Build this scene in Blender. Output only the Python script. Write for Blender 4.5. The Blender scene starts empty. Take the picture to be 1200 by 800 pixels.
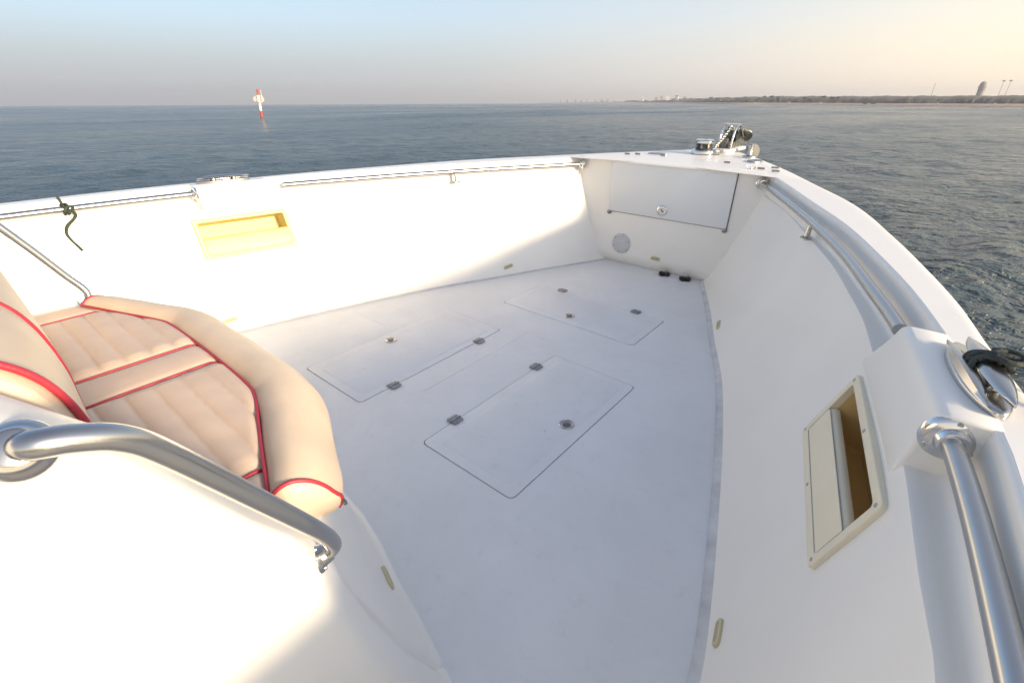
import bpy, bmesh, math, random
from mathutils import Vector, Matrix
random.seed(7)
R = math.radians
D = bpy.data
scene = bpy.context.scene
col = scene.collection

# ------------------------------------------------------------------ materials
def new_mat(name):
    m = D.materials.new(name)
    m.use_nodes = True
    nt = m.node_tree
    return m, nt, nt.nodes['Principled BSDF']

def N(nt, t, **kw):
    n = nt.nodes.new(t)
    for k, v in kw.items():
        setattr(n, k, v)
    return n

def plain(name, colr, rough=0.5, metal=0.0, bump=0.0, bscale=200.0, vary=0.0, vscale=6.0, coat=0.0, rvary=0.0, bdist=0.002, spec=None):
    m, nt, b = new_mat(name)
    b.inputs['Base Color'].default_value = (*colr, 1)
    b.inputs['Roughness'].default_value = rough
    b.inputs['Metallic'].default_value = metal
    if spec is not None:
        b.inputs['Specular IOR Level'].default_value = spec
    if coat:
        b.inputs['Coat Weight'].default_value = coat
        b.inputs['Coat Roughness'].default_value = 0.12
    tc = N(nt, 'ShaderNodeTexCoord')
    if vary or rvary:
        nz = N(nt, 'ShaderNodeTexNoise')
        nz.inputs['Scale'].default_value = vscale
        nz.inputs['Detail'].default_value = 6
        nz.inputs['Roughness'].default_value = 0.6
        nt.links.new(tc.outputs['Object'], nz.inputs['Vector'])
        if vary:
            r = N(nt, 'ShaderNodeValToRGB')
            r.color_ramp.elements[0].position = 0.3
            r.color_ramp.elements[1].position = 0.7
            r.color_ramp.elements[0].color = (*[max(0, c * (1 - vary)) for c in colr], 1)
            r.color_ramp.elements[1].color = (*[min(1, c * (1 + vary)) for c in colr], 1)
            nt.links.new(nz.outputs['Fac'], r.inputs['Fac'])
            nt.links.new(r.outputs['Color'], b.inputs['Base Color'])
        if rvary:
            mr = N(nt, 'ShaderNodeMapRange')
            mr.inputs['From Min'].default_value = 0.3
            mr.inputs['From Max'].default_value = 0.7
            mr.inputs['To Min'].default_value = rough - rvary
            mr.inputs['To Max'].default_value = rough + rvary
            nt.links.new(nz.outputs['Fac'], mr.inputs['Value'])
            nt.links.new(mr.outputs['Result'], b.inputs['Roughness'])
    if bump:
        n2 = N(nt, 'ShaderNodeTexNoise')
        n2.inputs['Scale'].default_value = bscale
        n2.inputs['Detail'].default_value = 3
        nt.links.new(tc.outputs['Object'], n2.inputs['Vector'])
        bp = N(nt, 'ShaderNodeBump')
        bp.inputs['Strength'].default_value = bump
        bp.inputs['Distance'].default_value = bdist
        nt.links.new(n2.outputs['Fac'], bp.inputs['Height'])
        nt.links.new(bp.outputs['Normal'], b.inputs['Normal'])
    return m

GEL = plain('gelcoat_white', (0.83, 0.805, 0.75), 0.31, vary=0.03, vscale=2.2, bump=0.05, bscale=4, bdist=0.008)
GELTOP = plain('gelcoat_gunwale', (0.80, 0.785, 0.76), 0.34, vary=0.025, vscale=5.0, rvary=0.08)
DOORM = plain('gelcoat_door', (0.74, 0.75, 0.74), 0.35, vary=0.012, vscale=3.0)
STEEL = plain('stainless_steel', (0.50, 0.49, 0.475), 0.24, 1.0, rvary=0.02, vscale=5)
STEELW = plain('worn_steel', (0.50, 0.49, 0.47), 0.3, 1.0, vary=0.2, vscale=60, rvary=0.1)
CLEATM = plain('brushed_steel', (0.52, 0.51, 0.49), 0.25, 1.0, rvary=0.05, vscale=7)
CHROME = plain('chrome', (0.72, 0.71, 0.69), 0.09, 1.0)
DARKST = plain('tarnished_steel', (0.26, 0.25, 0.24), 0.42, 1.0, vary=0.3, vscale=40)
HINGE = plain('hinge_steel', (0.33, 0.33, 0.34), 0.45, 0.85, vary=0.15, vscale=50)
RED = plain('red_piping', (0.42, 0.028, 0.05), 0.42, bump=0.2, bscale=400)
CREAM_LIT = plain('cream_plastic_sunlit', (0.78, 0.71, 0.20), 0.42, vary=0.03, vscale=8)  # port pocket cream with the warm sunlight put into its colour
CREAM_SHADE = plain('cream_plastic_shaded', (0.74, 0.67, 0.51), 0.45, vary=0.03, vscale=8)  # the same pocket cream, coloured as it looks in shade
BIN_LIT = plain('bin_plastic_sunlit', (0.80, 0.67, 0.30), 0.6, vary=0.04, vscale=12)  # port bin interior, sunlight put into the colour
BIN_SHADE = plain('bin_plastic_shaded', (0.64, 0.46, 0.20), 0.6, vary=0.05, vscale=12)  # same bin interior, shade and brown bounce light put into the colour
IVORY = plain('ivory_plastic', (0.56, 0.50, 0.30), 0.5)
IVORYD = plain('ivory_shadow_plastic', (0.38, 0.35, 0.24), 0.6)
BLACK = plain('black_plastic', (0.012, 0.012, 0.014), 0.4)
GAP = plain('gap_shade', (0.11, 0.108, 0.10), 0.8)  # shade inside the door gap, as a dark colour
GROOVE = plain('groove_grey', (0.38, 0.38, 0.35), 0.8, vary=0.25, vscale=9)  # mottled grey for the hatch gutters and the pocket panel's gap line
SEAM = plain('grey_sealant', (0.58, 0.58, 0.585), 0.7, vary=0.15, vscale=14)
PLATE = plain('inspection_plastic', (0.55, 0.56, 0.575), 0.42)
ROPE = plain('dark_green_rope', (0.035, 0.045, 0.042), 0.75, bump=0.8, bscale=160, vary=0.4, vscale=90, bdist=0.003)
CORD = plain('green_cord', (0.030, 0.045, 0.030), 0.7, bump=0.5, bscale=220, vary=0.3, vscale=90)
GALV = plain('chain_steel', (0.60, 0.57, 0.50), 0.3, 1.0)
RUBBER = plain('dark_rubber', (0.02, 0.02, 0.02), 0.6)
PALE = plain('pale_roller_plastic', (0.12, 0.13, 0.13), 0.6)
HULLP = plain('hull_paint', (0.78, 0.78, 0.77), 0.25)

def vinyl(name, colr):
    m, nt, b = new_mat(name)
    tc = N(nt, 'ShaderNodeTexCoord')
    nz = N(nt, 'ShaderNodeTexNoise')
    nz.inputs['Scale'].default_value = 9
    nz.inputs['Detail'].default_value = 7
    nt.links.new(tc.outputs['Object'], nz.inputs['Vector'])
    r = N(nt, 'ShaderNodeValToRGB')
    r.color_ramp.elements[0].position = 0.32
    r.color_ramp.elements[1].position = 0.68
    r.color_ramp.elements[0].color = (*[c * 0.93 for c in colr], 1)
    r.color_ramp.elements[1].color = (*[c * 1.05 for c in colr], 1)
    nt.links.new(nz.outputs['Fac'], r.inputs['Fac'])
    nt.links.new(r.outputs['Color'], b.inputs['Base Color'])
    b.inputs['Roughness'].default_value = 0.5
    v = N(nt, 'ShaderNodeTexVoronoi')
    v.inputs['Scale'].default_value = 420
    nt.links.new(tc.outputs['Object'], v.inputs['Vector'])
    big = N(nt, 'ShaderNodeTexNoise')
    big.inputs['Scale'].default_value = 14
    big.inputs['Detail'].default_value = 4
    nt.links.new(tc.outputs['Object'], big.inputs['Vector'])
    b1 = N(nt, 'ShaderNodeBump')
    b1.inputs['Strength'].default_value = 0.25
    b1.inputs['Distance'].default_value = 0.006
    nt.links.new(big.outputs['Fac'], b1.inputs['Height'])
    b2 = N(nt, 'ShaderNodeBump')
    b2.inputs['Strength'].default_value = 0.25
    b2.inputs['Distance'].default_value = 0.0008
    nt.links.new(v.outputs['Distance'], b2.inputs['Height'])
    nt.links.new(b1.outputs['Normal'], b2.inputs['Normal'])
    nt.links.new(b2.outputs['Normal'], b.inputs['Normal'])
    return m
VINYL = vinyl('beige_vinyl', (0.69, 0.53, 0.405))
VINYLB = vinyl('beige_vinyl_bolster', (0.70, 0.56, 0.415))

def deck_mat(name, colr):
    m, nt, b = new_mat(name)
    tc = N(nt, 'ShaderNodeTexCoord')
    n1 = N(nt, 'ShaderNodeTexNoise'); n1.inputs['Scale'].default_value = 2.6; n1.inputs['Detail'].default_value = 8; n1.inputs['Roughness'].default_value = 0.62
    n2 = N(nt, 'ShaderNodeTexNoise'); n2.inputs['Scale'].default_value = 22; n2.inputs['Detail'].default_value = 6; n2.inputs['Roughness'].default_value = 0.7
    n3 = N(nt, 'ShaderNodeTexNoise'); n3.inputs['Scale'].default_value = 7; n3.inputs['Detail'].default_value = 3
    for n in (n1, n2, n3):
        nt.links.new(tc.outputs['Object'], n.inputs['Vector'])
    r = N(nt, 'ShaderNodeValToRGB')
    r.color_ramp.elements[0].position = 0.34; r.color_ramp.elements[1].position = 0.66
    r.color_ramp.elements[0].color = (*[c * 0.955 for c in colr], 1)
    r.color_ramp.elements[1].color = (*[c * 1.035 for c in colr], 1)
    nt.links.new(n1.outputs['Fac'], r.inputs['Fac'])
    # worn blotches
    r2 = N(nt, 'ShaderNodeValToRGB')
    r2.color_ramp.elements[0].position = 0.56; r2.color_ramp.elements[1].position = 0.74
    r2.color_ramp.elements[0].color = (0, 0, 0, 1); r2.color_ramp.elements[1].color = (1, 1, 1, 1)
    nt.links.new(n2.outputs['Fac'], r2.inputs['Fac'])
    mx = N(nt, 'ShaderNodeMix', data_type='RGBA')
    mx.inputs[7].default_value = (colr[0] * 0.86, colr[1] * 0.86, colr[2] * 0.84, 1)
    mul = N(nt, 'ShaderNodeMath', operation='MULTIPLY'); mul.inputs[1].default_value = 0.6
    nt.links.new(r2.outputs['Color'], mul.inputs[0])
    nt.links.new(mul.outputs[0], mx.inputs[0])
    nt.links.new(r.outputs['Color'], mx.inputs[6])
    # small dirt specks
    v = N(nt, 'ShaderNodeTexVoronoi'); v.inputs['Scale'].default_value = 5.5; v.inputs['Randomness'].default_value = 1.0
    nt.links.new(tc.outputs['Object'], v.inputs['Vector'])
    r3 = N(nt, 'ShaderNodeValToRGB')
    r3.color_ramp.elements[0].position = 0.016; r3.color_ramp.elements[1].position = 0.03
    r3.color_ramp.elements[0].color = (0.45, 0.45, 0.45, 1); r3.color_ramp.elements[1].color = (0, 0, 0, 1)
    nt.links.new(v.outputs['Distance'], r3.inputs['Fac'])
    mx2 = N(nt, 'ShaderNodeMix', data_type='RGBA')
    mx2.inputs[7].default_value = (0.36, 0.34, 0.29, 1)
    nt.links.new(r3.outputs['Color'], mx2.inputs[0])
    nt.links.new(mx.outputs[2], mx2.inputs[6])
    nt.links.new(mx2.outputs[2], b.inputs['Base Color'])
    mr = N(nt, 'ShaderNodeMapRange')
    mr.inputs['From Min'].default_value = 0.3; mr.inputs['From Max'].default_value = 0.7
    mr.inputs['To Min'].default_value = 0.42; mr.inputs['To Max'].default_value = 0.62
    nt.links.new(n3.outputs['Fac'], mr.inputs['Value'])
    nt.links.new(mr.outputs['Result'], b.inputs['Roughness'])
    vg = N(nt, 'ShaderNodeTexVoronoi'); vg.inputs['Scale'].default_value = 230
    nt.links.new(tc.outputs['Object'], vg.inputs['Vector'])
    bp = N(nt, 'ShaderNodeBump'); bp.inputs['Strength'].default_value = 0.35; bp.inputs['Distance'].default_value = 0.0012
    nt.links.new(vg.outputs['Distance'], bp.inputs['Height'])
    nt.links.new(bp.outputs['Normal'], b.inputs['Normal'])
    return m
DECK = deck_mat('deck_nonskid', (0.755, 0.755, 0.76))
LID = deck_mat('hatch_gelcoat', (0.775, 0.775, 0.78))

# ------------------------------------------------------------------ mesh helpers
def tag(o, label=None, cat=None, group=None, kind=None):
    if label: o['label'] = label
    if cat: o['category'] = cat
    if group: o['group'] = group
    if kind: o['kind'] = kind
    return o

def link(name, bm, mat, parent=None, angle=38, recalc=True):
    me = D.meshes.new(name)
    if recalc:
        bmesh.ops.recalc_face_normals(bm, faces=bm.faces)
    bm.to_mesh(me); bm.free()
    for m in (mat if isinstance(mat, (list, tuple)) else [mat]):
        me.materials.append(m)
    me.polygons.foreach_set('use_smooth', [True] * len(me.polygons))
    if angle is not None:
        me.set_sharp_from_angle(angle=R(angle))
    me.update()
    o = D.objects.new(name, me)
    col.objects.link(o)
    if parent: o.parent = parent
    return o

def empty(name, loc=(0, 0, 0)):
    o = D.objects.new(name, None)
    o.location = loc
    o.empty_display_size = 0.1
    col.objects.link(o)
    return o

def catmull(pts, n=8, closed=False):
    pts = [Vector(p) for p in pts]
    out = []
    m = len(pts)
    rng = m if closed else m - 1
    for i in range(rng):
        if closed:
            p0, p1, p2, p3 = pts[(i - 1) % m], pts[i], pts[(i + 1) % m], pts[(i + 2) % m]
        else:
            p1, p2 = pts[i], pts[i + 1]
            p0 = pts[i - 1] if i > 0 else p1 * 2 - p2
            p3 = pts[i + 2] if i + 2 < m else p2 * 2 - p1
        for k in range(n):
            t = k / n
            out.append(0.5 * ((2 * p1) + (-p0 + p2) * t + (2 * p0 - 5 * p1 + 4 * p2 - p3) * t * t + (-p0 + 3 * p1 - 3 * p2 + p3) * t ** 3))
    if not closed: out.append(pts[-1].copy())
    return out

def interp(tab, x):
    if x <= tab[0][0]: return tab[0][1]
    for (a, va), (b, vb) in zip(tab, tab[1:]):
        if x <= b: return va + (vb - va) * (x - a) / (b - a)
    return tab[-1][1]

class Curve1:
    """smooth monotone-ish cubic through a table"""
    def __init__(s, tab):
        s.x = [t[0] for t in tab]; s.y = [t[1] for t in tab]
        n = len(tab); s.m = []
        for i in range(n):
            if i == 0: s.m.append((s.y[1] - s.y[0]) / (s.x[1] - s.x[0]))
            elif i == n - 1: s.m.append((s.y[-1] - s.y[-2]) / (s.x[-1] - s.x[-2]))
            else:
                d0 = (s.y[i] - s.y[i - 1]) / (s.x[i] - s.x[i - 1]); d1 = (s.y[i + 1] - s.y[i]) / (s.x[i + 1] - s.x[i])
                s.m.append(0.5 * (d0 + d1))
    def __call__(s, x):
        if x <= s.x[0]: return s.y[0] + s.m[0] * (x - s.x[0])
        if x >= s.x[-1]: return s.y[-1] + s.m[-1] * (x - s.x[-1])
        i = 0
        while x > s.x[i + 1]: i += 1
        h = s.x[i + 1] - s.x[i]; t = (x - s.x[i]) / h
        return ((2 * t ** 3 - 3 * t ** 2 + 1) * s.y[i] + (t ** 3 - 2 * t ** 2 + t) * h * s.m[i]
                + (-2 * t ** 3 + 3 * t ** 2) * s.y[i + 1] + (t ** 3 - t ** 2) * h * s.m[i + 1])

def frames(pts, closed=False):
    n = len(pts); T = []
    for i in range(n):
        a = pts[(i - 1) % n] if (closed or i > 0) else pts[i]
        b = pts[(i + 1) % n] if (closed or i < n - 1) else pts[i]
        T.append((b - a).normalized())
    ref = Vector((0, 0, 1)) if abs(T[0].z) < 0.9 else Vector((1, 0, 0))
    u = (ref - T[0] * ref.dot(T[0])).normalized()
    fr = []
    for i in range(n):
        u = (u - T[i] * u.dot(T[i]))
        u.normalize()
        fr.append((u.copy(), T[i].cross(u)))
    return fr

def add_tube(bm, pts, r, seg=12, closed=False, caps=True):
    pts = [Vector(p) for p in pts]
    fr = frames(pts, closed)
    rings = []
    for i, (p, (u, v)) in enumerate(zip(pts, fr)):
        rr = r(i / (len(pts) - 1)) if callable(r) else r
        rings.append([bm.verts.new(p + (u * math.cos(2 * math.pi * k / seg) + v * math.sin(2 * math.pi * k / seg)) * rr) for k in range(seg)])
    n = len(rings)
    for i in range(n if closed else n - 1):
        a, b = rings[i], rings[(i + 1) % n]
        for k in range(seg):
            bm.faces.new((a[k], a[(k + 1) % seg], b[(k + 1) % seg], b[k]))
    if caps and not closed:
        bm.faces.new(rings[0][::-1]); bm.faces.new(rings[-1])
    return bm

def basis(n, up=None):
    n = Vector(n).normalized()
    up = Vector(up) if up else (Vector((0, 0, 1)) if abs(n.z) < 0.9 else Vector((0, 1, 0)))
    u = (up.cross(n)).normalized()
    v = n.cross(u)
    return Matrix((u, v, n)).transposed()   # columns u, v, n

def add_lathe(bm, prof, origin=(0, 0, 0), axis=(0, 0, 1), seg=32, sx=1.0, sy=1.0, up=None):
    """prof: list of (radius, height) along axis"""
    B = basis(axis, up); o = Vector(origin)
    rings = []
    for r, h in prof:
        if r < 1e-6:
            rings.append([bm.verts.new(o + B @ Vector((0, 0, h)))])
        else:
            rings.append([bm.verts.new(o + B @ Vector((r * sx * math.cos(2 * math.pi * k / seg), r * sy * math.sin(2 * math.pi * k / seg), h))) for k in range(seg)])
    for a, b in zip(rings, rings[1:]):
        for k in range(seg):
            k2 = (k + 1) % seg
            if len(a) == 1 and len(b) == 1: continue
            if len(a) == 1: bm.faces.new((a[0], b[k2], b[k]))
            elif len(b) == 1: bm.faces.new((a[k], a[k2], b[0]))
            else: bm.faces.new((a[k], a[k2], b[k2], b[k]))
    for rg, flip in ((rings[0], True), (rings[-1], False)):
        if len(rg) > 1: bm.faces.new(rg[::-1] if flip else rg)
    return bm

def add_box(bm, size, loc=(0, 0, 0), rot=None, bevel=0.0, bseg=2):
    M = Matrix.Translation(loc) @ (rot.to_4x4() if rot is not None else Matrix.Identity(4)) @ Matrix.Diagonal((*size, 1))
    t = bmesh.new()
    bmesh.ops.create_cube(t, size=1.0, matrix=M)
    if bevel:
        bmesh.ops.bevel(t, geom=list(t.edges), offset=bevel, segments=bseg, affect='EDGES', profile=0.6)
    me = D.meshes.new('t'); t.to_mesh(me); t.free(); bm.from_mesh(me); D.meshes.remove(me)
    return bm

def add_grid(bm, rows, closed_u=False):
    """rows of 3D points -> quads"""
    vs = [[bm.verts.new(p) for p in r] for r in rows]
    for a, b in zip(vs, vs[1:]):
        n = len(a)
        for k in range(n if closed_u else n - 1):
            k2 = (k + 1) % n
            bm.faces.new((a[k], a[k2], b[k2], b[k]))
    return vs

def rrect(x0, x1, y0, y1, r, n=5):
    out = []
    for cx, cy, a0 in ((x1 - r, y1 - r, 0), (x0 + r, y1 - r, 90), (x0 + r, y0 + r, 180), (x1 - r, y0 + r, 270)):
        for k in range(n + 1):
            a = R(a0 + 90 * k / n)
            out.append((cx + r * math.cos(a), cy + r * math.sin(a)))
    return out

def add_prism(bm, loop, z0, z1, B=None, o=(0, 0, 0), bevel=0.0):
    """loop of 2-D points extruded z0->z1 in basis B at o; bevel shrinks the top loop"""
    o = Vector(o); B = B or Matrix.Identity(3)
    cx = sum(p[0] for p in loop) / len(loop); cy = sum(p[1] for p in loop) / len(loop)
    def ring(z, sh):
        r = []
        for x, y in loop:
            dx, dy = x - cx, y - cy
            # shrink by sh metres on each axis independently
            fx = (abs(dx) - sh) / abs(dx) if abs(dx) > sh else 1
            fy = (abs(dy) - sh) / abs(dy) if abs(dy) > sh else 1
            r.append(bm.verts.new(o + B @ Vector((cx + dx * fx, cy + dy * fy, z))))
        return r
    rings = [ring(z0, 0), ring(z1 - bevel, 0)]
    if bevel:
        rings.append(ring(z1 - bevel * 0.3, bevel * 0.3)); rings.append(ring(z1, bevel))
    n = len(loop)
    for a, b in zip(rings, rings[1:]):
        for k in range(n): bm.faces.new((a[k], a[(k + 1) % n], b[(k + 1) % n], b[k]))
    bm.faces.new(rings[0][::-1]); bm.faces.new(rings[-1])
    return bm

# ------------------------------------------------------------------ hull form (boat frame: x starboard, y bow, z up, deck floor z=0)
W0 = Curve1([(-3.6, 1.16), (-2.0, 1.235), (-0.6, 1.255), (0.2, 1.25), (0.665, 1.219), (0.872, 1.171), (1.09, 1.11), (1.346, 1.035), (1.578, 0.962), (1.868, 0.862), (2.289, 0.680), (2.534, 0.580), (3.03, 0.356), (3.2, 0.28)])
W1 = Curve1([(-3.6, 1.33), (-2.0, 1.43), (-0.6, 1.455), (0.1, 1.447), (0.462, 1.428), (0.591, 1.408), (0.842, 1.375), (1.222, 1.298), (1.43, 1.253), (1.603, 1.201), (1.848, 1.123), (2.183, 0.990), (2.667, 0.785), (3.05, 0.575), (3.2, 0.49)])
W2 = Curve1([(-3.6, 1.40), (-2.0, 1.49), (-0.6, 1.505), (0.1, 1.497), (0.644, 1.461), (0.813, 1.447), (1.165, 1.377), (1.27, 1.351), (1.395, 1.317), (1.654, 1.232), (1.996, 1.104), (2.353, 0.934), (2.931, 0.655), (3.05, 0.59), (3.2, 0.50)])
W3 = Curve1([(-3.6, 1.50), (-2.0, 1.59), (-0.6, 1.60), (0.0, 1.592), (0.34, 1.575), (0.59, 1.555), (0.84, 1.518), (1.1, 1.462), (1.353, 1.414), (1.60, 1.350), (1.945, 1.248), (2.40, 1.092), (2.88, 0.845), (3.24, 0.655), (3.565, 0.462), (3.80, 0.315), (4.0, 0.17), (4.10, 0.085)])
ZG, ZL = 0.692, 0.585
def wallx(y, z):
    t = max(0.0, min(1.0, z / ZL))
    a, b = W0(y), W1(y)
    return a + (b - a) * t ** 0.82
def wall_normal(y, z, s):
    e = 1e-3
    du = Vector((s * (wallx(y + e, z) - wallx(y - e, z)), 2 * e, 0))
    dv = Vector((s * (wallx(y, z + e) - wallx(y, z - e)), 0, 2 * e))
    n = du.cross(dv).normalized()
    if n.x * s > 0: n = -n
    return n
def wallp(y, z, s): return Vector((s * wallx(y, z), y, z))
YB = 3.0      # bulkhead

boat = empty('motor_boat')
tag(boat, 'white open motorboat with a sunlit bow cockpit, seen from beside its console', 'motorboat')

# ---- deck floor with real hatch openings
hatches = [('near', 0.184, 0.601, 0.800, 1.615), ('port', -0.601, -0.184, 0.798, 1.657), ('fore', -0.415, 0.425, 1.933, 2.306)]
ys = [-3.5 + 0.25 * i for i in range(17)] + [0.75 + 0.1 * i for i in range(24)] + [3.045]
bm = bmesh.new()
outer = [(W0(y), y) for y in ys] + [(-W0(y), y) for y in reversed(ys)]
def loop_edges(bm, pts, z):
    vs = [bm.verts.new((x, y, z)) for x, y in pts]
    return [bm.edges.new((vs[i], vs[(i + 1) % len(vs)])) for i in range(len(vs))]
ed = loop_edges(bm, outer, 0)
for _, x0, x1, y0, y1 in hatches: ed += loop_edges(bm, rrect(x0, x1, y0, y1, 0.022), 0)
bmesh.ops.triangle_fill(bm, use_beauty=True, use_dissolve=False, edges=ed)
for f in bm.faces:
    if f.normal.z < 0: f.normal_flip()
link('deck_floor', bm, DECK, boat, recalc=False)

# sealant fillets where floor meets walls
bm = bmesh.new()
for s in (-1, 1):
    rows = []
    for i in range(60):
        y = -1.5 + i * (3.03 + 1.5) / 59
        a = 0.010 if s > 0 else 0.005
        w = (0.017 if s > 0 else 0.010)
        rows.append([(s * (W0(y) - w), y, 0.0012), (s * (W0(y) - w * 0.45), y, 0.003), (s * (W0(y) - w * .1), y, 0.007), (s * (wallx(y, a) + 0.002), y, a + 0.002)])
    add_grid(bm, rows)
link('floor_sealant', bm, SEAM, boat)

# faint moulded ribs / pad edges on the floor
for (xa, ya, xb, yb, w) in ((-0.06, 1.02, -0.06, 1.72, .010), (-0.68, 1.30, -0.95, 1.30, .012), (-0.06, 1.72, 0.08, 1.72, .008)):
    bm = bmesh.new()
    add_box(bm, (max(abs(xb - xa), w), max(abs(yb - ya), w), 0.0016), ((xa + xb) / 2, (ya + yb) / 2, 0.0), bevel=0.001, bseg=2)
    link('floor_rib', bm, DECK, boat)

# ---- deck hatches
def latch(parent, x, y, z, r=0.030):
    bm = bmesh.new()
    add_lathe(bm, [(0, 0), (r, 0), (r, .0015), (r * .93, .004), (r * .80, .0045), (r * .76, .002), (r * .52, .0018), (0, .0018)], (x, y, z), seg=28)
    l = link('latch', bm, STEELW, parent)
    bm = bmesh.new()
    add_lathe(bm, [(r * .50, .0), (r * .48, .0028), (r * .30, .0032), (0, .0032)], (x, y, z + .002), seg=20)
    add_box(bm, (r * 0.95, r * 0.30, .004), (x, y, z + .005), Matrix.Rotation(R(35), 3, 'Z'), 0.001)
    link('latch_handle', bm, DARKST, l)
def hinge(parent, x, y, z, along='y'):
    bm = bmesh.new()
    L, Wd = 0.052, 0.027
    for k in (-1, 1):
        sx, sy = (Wd * .92, L) if along == 'y' else (L, Wd * .92)
        dx, dy = (k * Wd * .5, 0) if along == 'y' else (0, k * Wd * .5)
        add_prism(bm, rrect(-sx / 2, sx / 2, -sy / 2, sy / 2, .012, 4), 0, .0035, o=(x + dx * .98, y + dy * .98, z), bevel=.001)
        for q in (-.016, 0, .016):
            px, py = (x + dx * 1.05, y + q) if along == 'y' else (x + q, y + dy * 1.05)
            add_lathe(bm, [(.0045, .003), (.004, .005), (0, .0052)], (px, py, z), seg=10)
    p0 = (x, y - L / 2, z + .004) if along == 'y' else (x - L / 2, y, z + .004)
    p1 = (x, y + L / 2, z + .004) if along == 'y' else (x + L / 2, y, z + .004)
    add_tube(bm, [p0, p1], .0038, 10)
    link('hinge', bm, HINGE, parent)
labs = {'near': 'hatch lid nearest the console corner, its latch by the starboard edge', 'port': 'hatch lid on the port side beside the beige seat', 'fore': 'wide hatch lid nearest the bow bulkhead'}
for nm, x0, x1, y0, y1 in hatches:
    g = 0.003
    bm = bmesh.new()
    add_prism(bm, rrect(x0 + g, x1 - g, y0 + g, y1 - g, .02), -.02, .0022, bevel=.0018)
    h = link('deck_hatch', bm, LID, boat); h['label'] = labs[nm]
    bm = bmesh.new()
    # gutter under the gap
    add_prism(bm, rrect(x0 - .02, x1 + .02, y0 - .02, y1 + .02, .03), -.03, -.0085)
    link('hatch_gutter', bm, GROOVE, h)
    bm = bmesh.new()
    i = .042
    add_prism(bm, rrect(x0 + i, x1 - i, y0 + i, y1 - i, .035), .0, .0031, bevel=.0008)
    link('nonskid_pad', bm, DECK, h)
    if nm == 'near':
        hinge(h, x0, .966, .003); hinge(h, x0, 1.472, .003); latch(h, .523, 1.213, .0031)
    elif nm == 'port':
        hinge(h, x1, .966, .003); hinge(h, x1, 1.487, .003); latch(h, -.525, 1.21, .0031)
    else:
        hinge(h, -.245, y1, .003, 'x'); hinge(h, .252, y1, .003, 'x'); latch(h, -.003, 2.018, .0031)

# ---- inner sides: wall + ledge + cove, with pocket openings
PY0, PY1, PZ0, PZ1 = 0.772, 1.169, 0.371, 0.529
def side(s):
    bm = bmesh.new()
    yl = sorted(set([round(-3.5 + .2 * i, 3) for i in range(21)] + [PY0, PY1, 0.80, 0.88, 0.97, 1.06] + [round(0.6 + 0.06 * i, 3) for i in range(42)] + [3.0, 3.05]))
    yl = [y for i, y in enumerate(yl) if i == 0 or y - yl[i - 1] > 0.012 or y in (PY0, PY1)]
    zl = [0, .015, .04, .08, .14, .2, .28, .34, PZ0, .43, .48, PZ1, .55, .572]
    rows = []
    for y in yl:
        r = [wallp(y, z, s) for z in zl]
        a, b = W1(y), W2(y)
        # rounded ledge edge, ledge, cove up to the gunwale
        zl0 = ZL
        dx = b - a
        r += [Vector((s * (a - .0015), y, zl0 - .006)), Vector((s * (a + .0005), y, zl0 - .0015)), Vector((s * (a + .005), y, zl0)), Vector((s * (a + dx * .35), y, zl0 + .0005)), Vector((s * (a + dx * .55), y, zl0 + .001)),
              Vector((s * (a + dx * .66), y, zl0 + .004)), Vector((s * (a + dx * .77), y, zl0 + .010)), Vector((s * (a + dx * .87), y, zl0 + .022)), Vector((s * (a + dx * .94), y, zl0 + .038)), Vector((s * (a + dx * .98), y, zl0 + .062)), Vector((s * (b - .001), y, ZG - .010)), Vector((s * (b + .001), y, ZG - .003)), Vector((s * (b + .0045), y, ZG - .0005)), Vector((s * (b + .012), y, ZG - .0002))]
        rows.append(r)
    vs = [[bm.verts.new(p) for p in r] for r in rows]
    for i in range(len(rows) - 1):
        for k in range(len(rows[0]) - 1):
            ym = (yl[i] + yl[i + 1]) / 2
            if k < len(zl) - 1 and PY0 < ym < PY1 and PZ0 < (zl[k] + zl[k + 1]) / 2 < PZ1: continue
            f = bm.faces.new((vs[i][k], vs[i + 1][k], vs[i + 1][k + 1], vs[i][k + 1]))
            if f.normal.x * s > 0 and f.calc_center_median().z < .5: pass
    return link('side_liner', bm, GEL, boat, angle=40)
for s in (-1, 1): side(s)

# ---- gunwale cap + foredeck (one moulding): sheet with a rounded outer lip
bm = bmesh.new()
yl = [-3.5 + .2 * i for i in range(20)] + [0.45 + .08 * i for i in range(45)] + [4.02, 4.07, 4.10]
yl = sorted(set(round(y, 3) for y in yl))
lip = [(-.014, 0.0), (-.007, -.001), (-.002, -.004), (0, -.010), (.001, -.026), (0.0, -.055), (-.014, -.062)]
for s in (-1, 1):
    rows = []
    for y in yl:
        w3 = W3(y)
        inn = (W2(y) + .009) if y < 2.975 else 0.0
        n = 6
        r = []
        for k in range(n + 1):
            t = k / n
            x = inn + (max(w3 - .014, inn) - inn) * t
            crown = 0.0 if y < 2.975 else .005 * (1 - (x / max(w3, .05)) ** 2)
            r.append(Vector((s * x, y, ZG + crown)))
        for dx, dz in lip[1:]: r.append(Vector((s * max(w3 + dx, 0), y, ZG + dz)))
        rows.append(r)
    add_grid(bm, rows)
bmesh.ops.remove_doubles(bm, verts=bm.verts, dist=.0005)
# stem nose
nose = []
for dx, dz in [(-.03, 0.0)] + lip[1:]:
    rr = max(.085 + dx, .01)
    nose.append([Vector((rr * math.sin(a), 4.10 + rr * .55 * math.cos(a), ZG + dz)) for a in [R(-90 + 18 * k) for k in range(11)]])
vs = add_grid(bm, nose)
bm.faces.new(vs[0])
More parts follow.
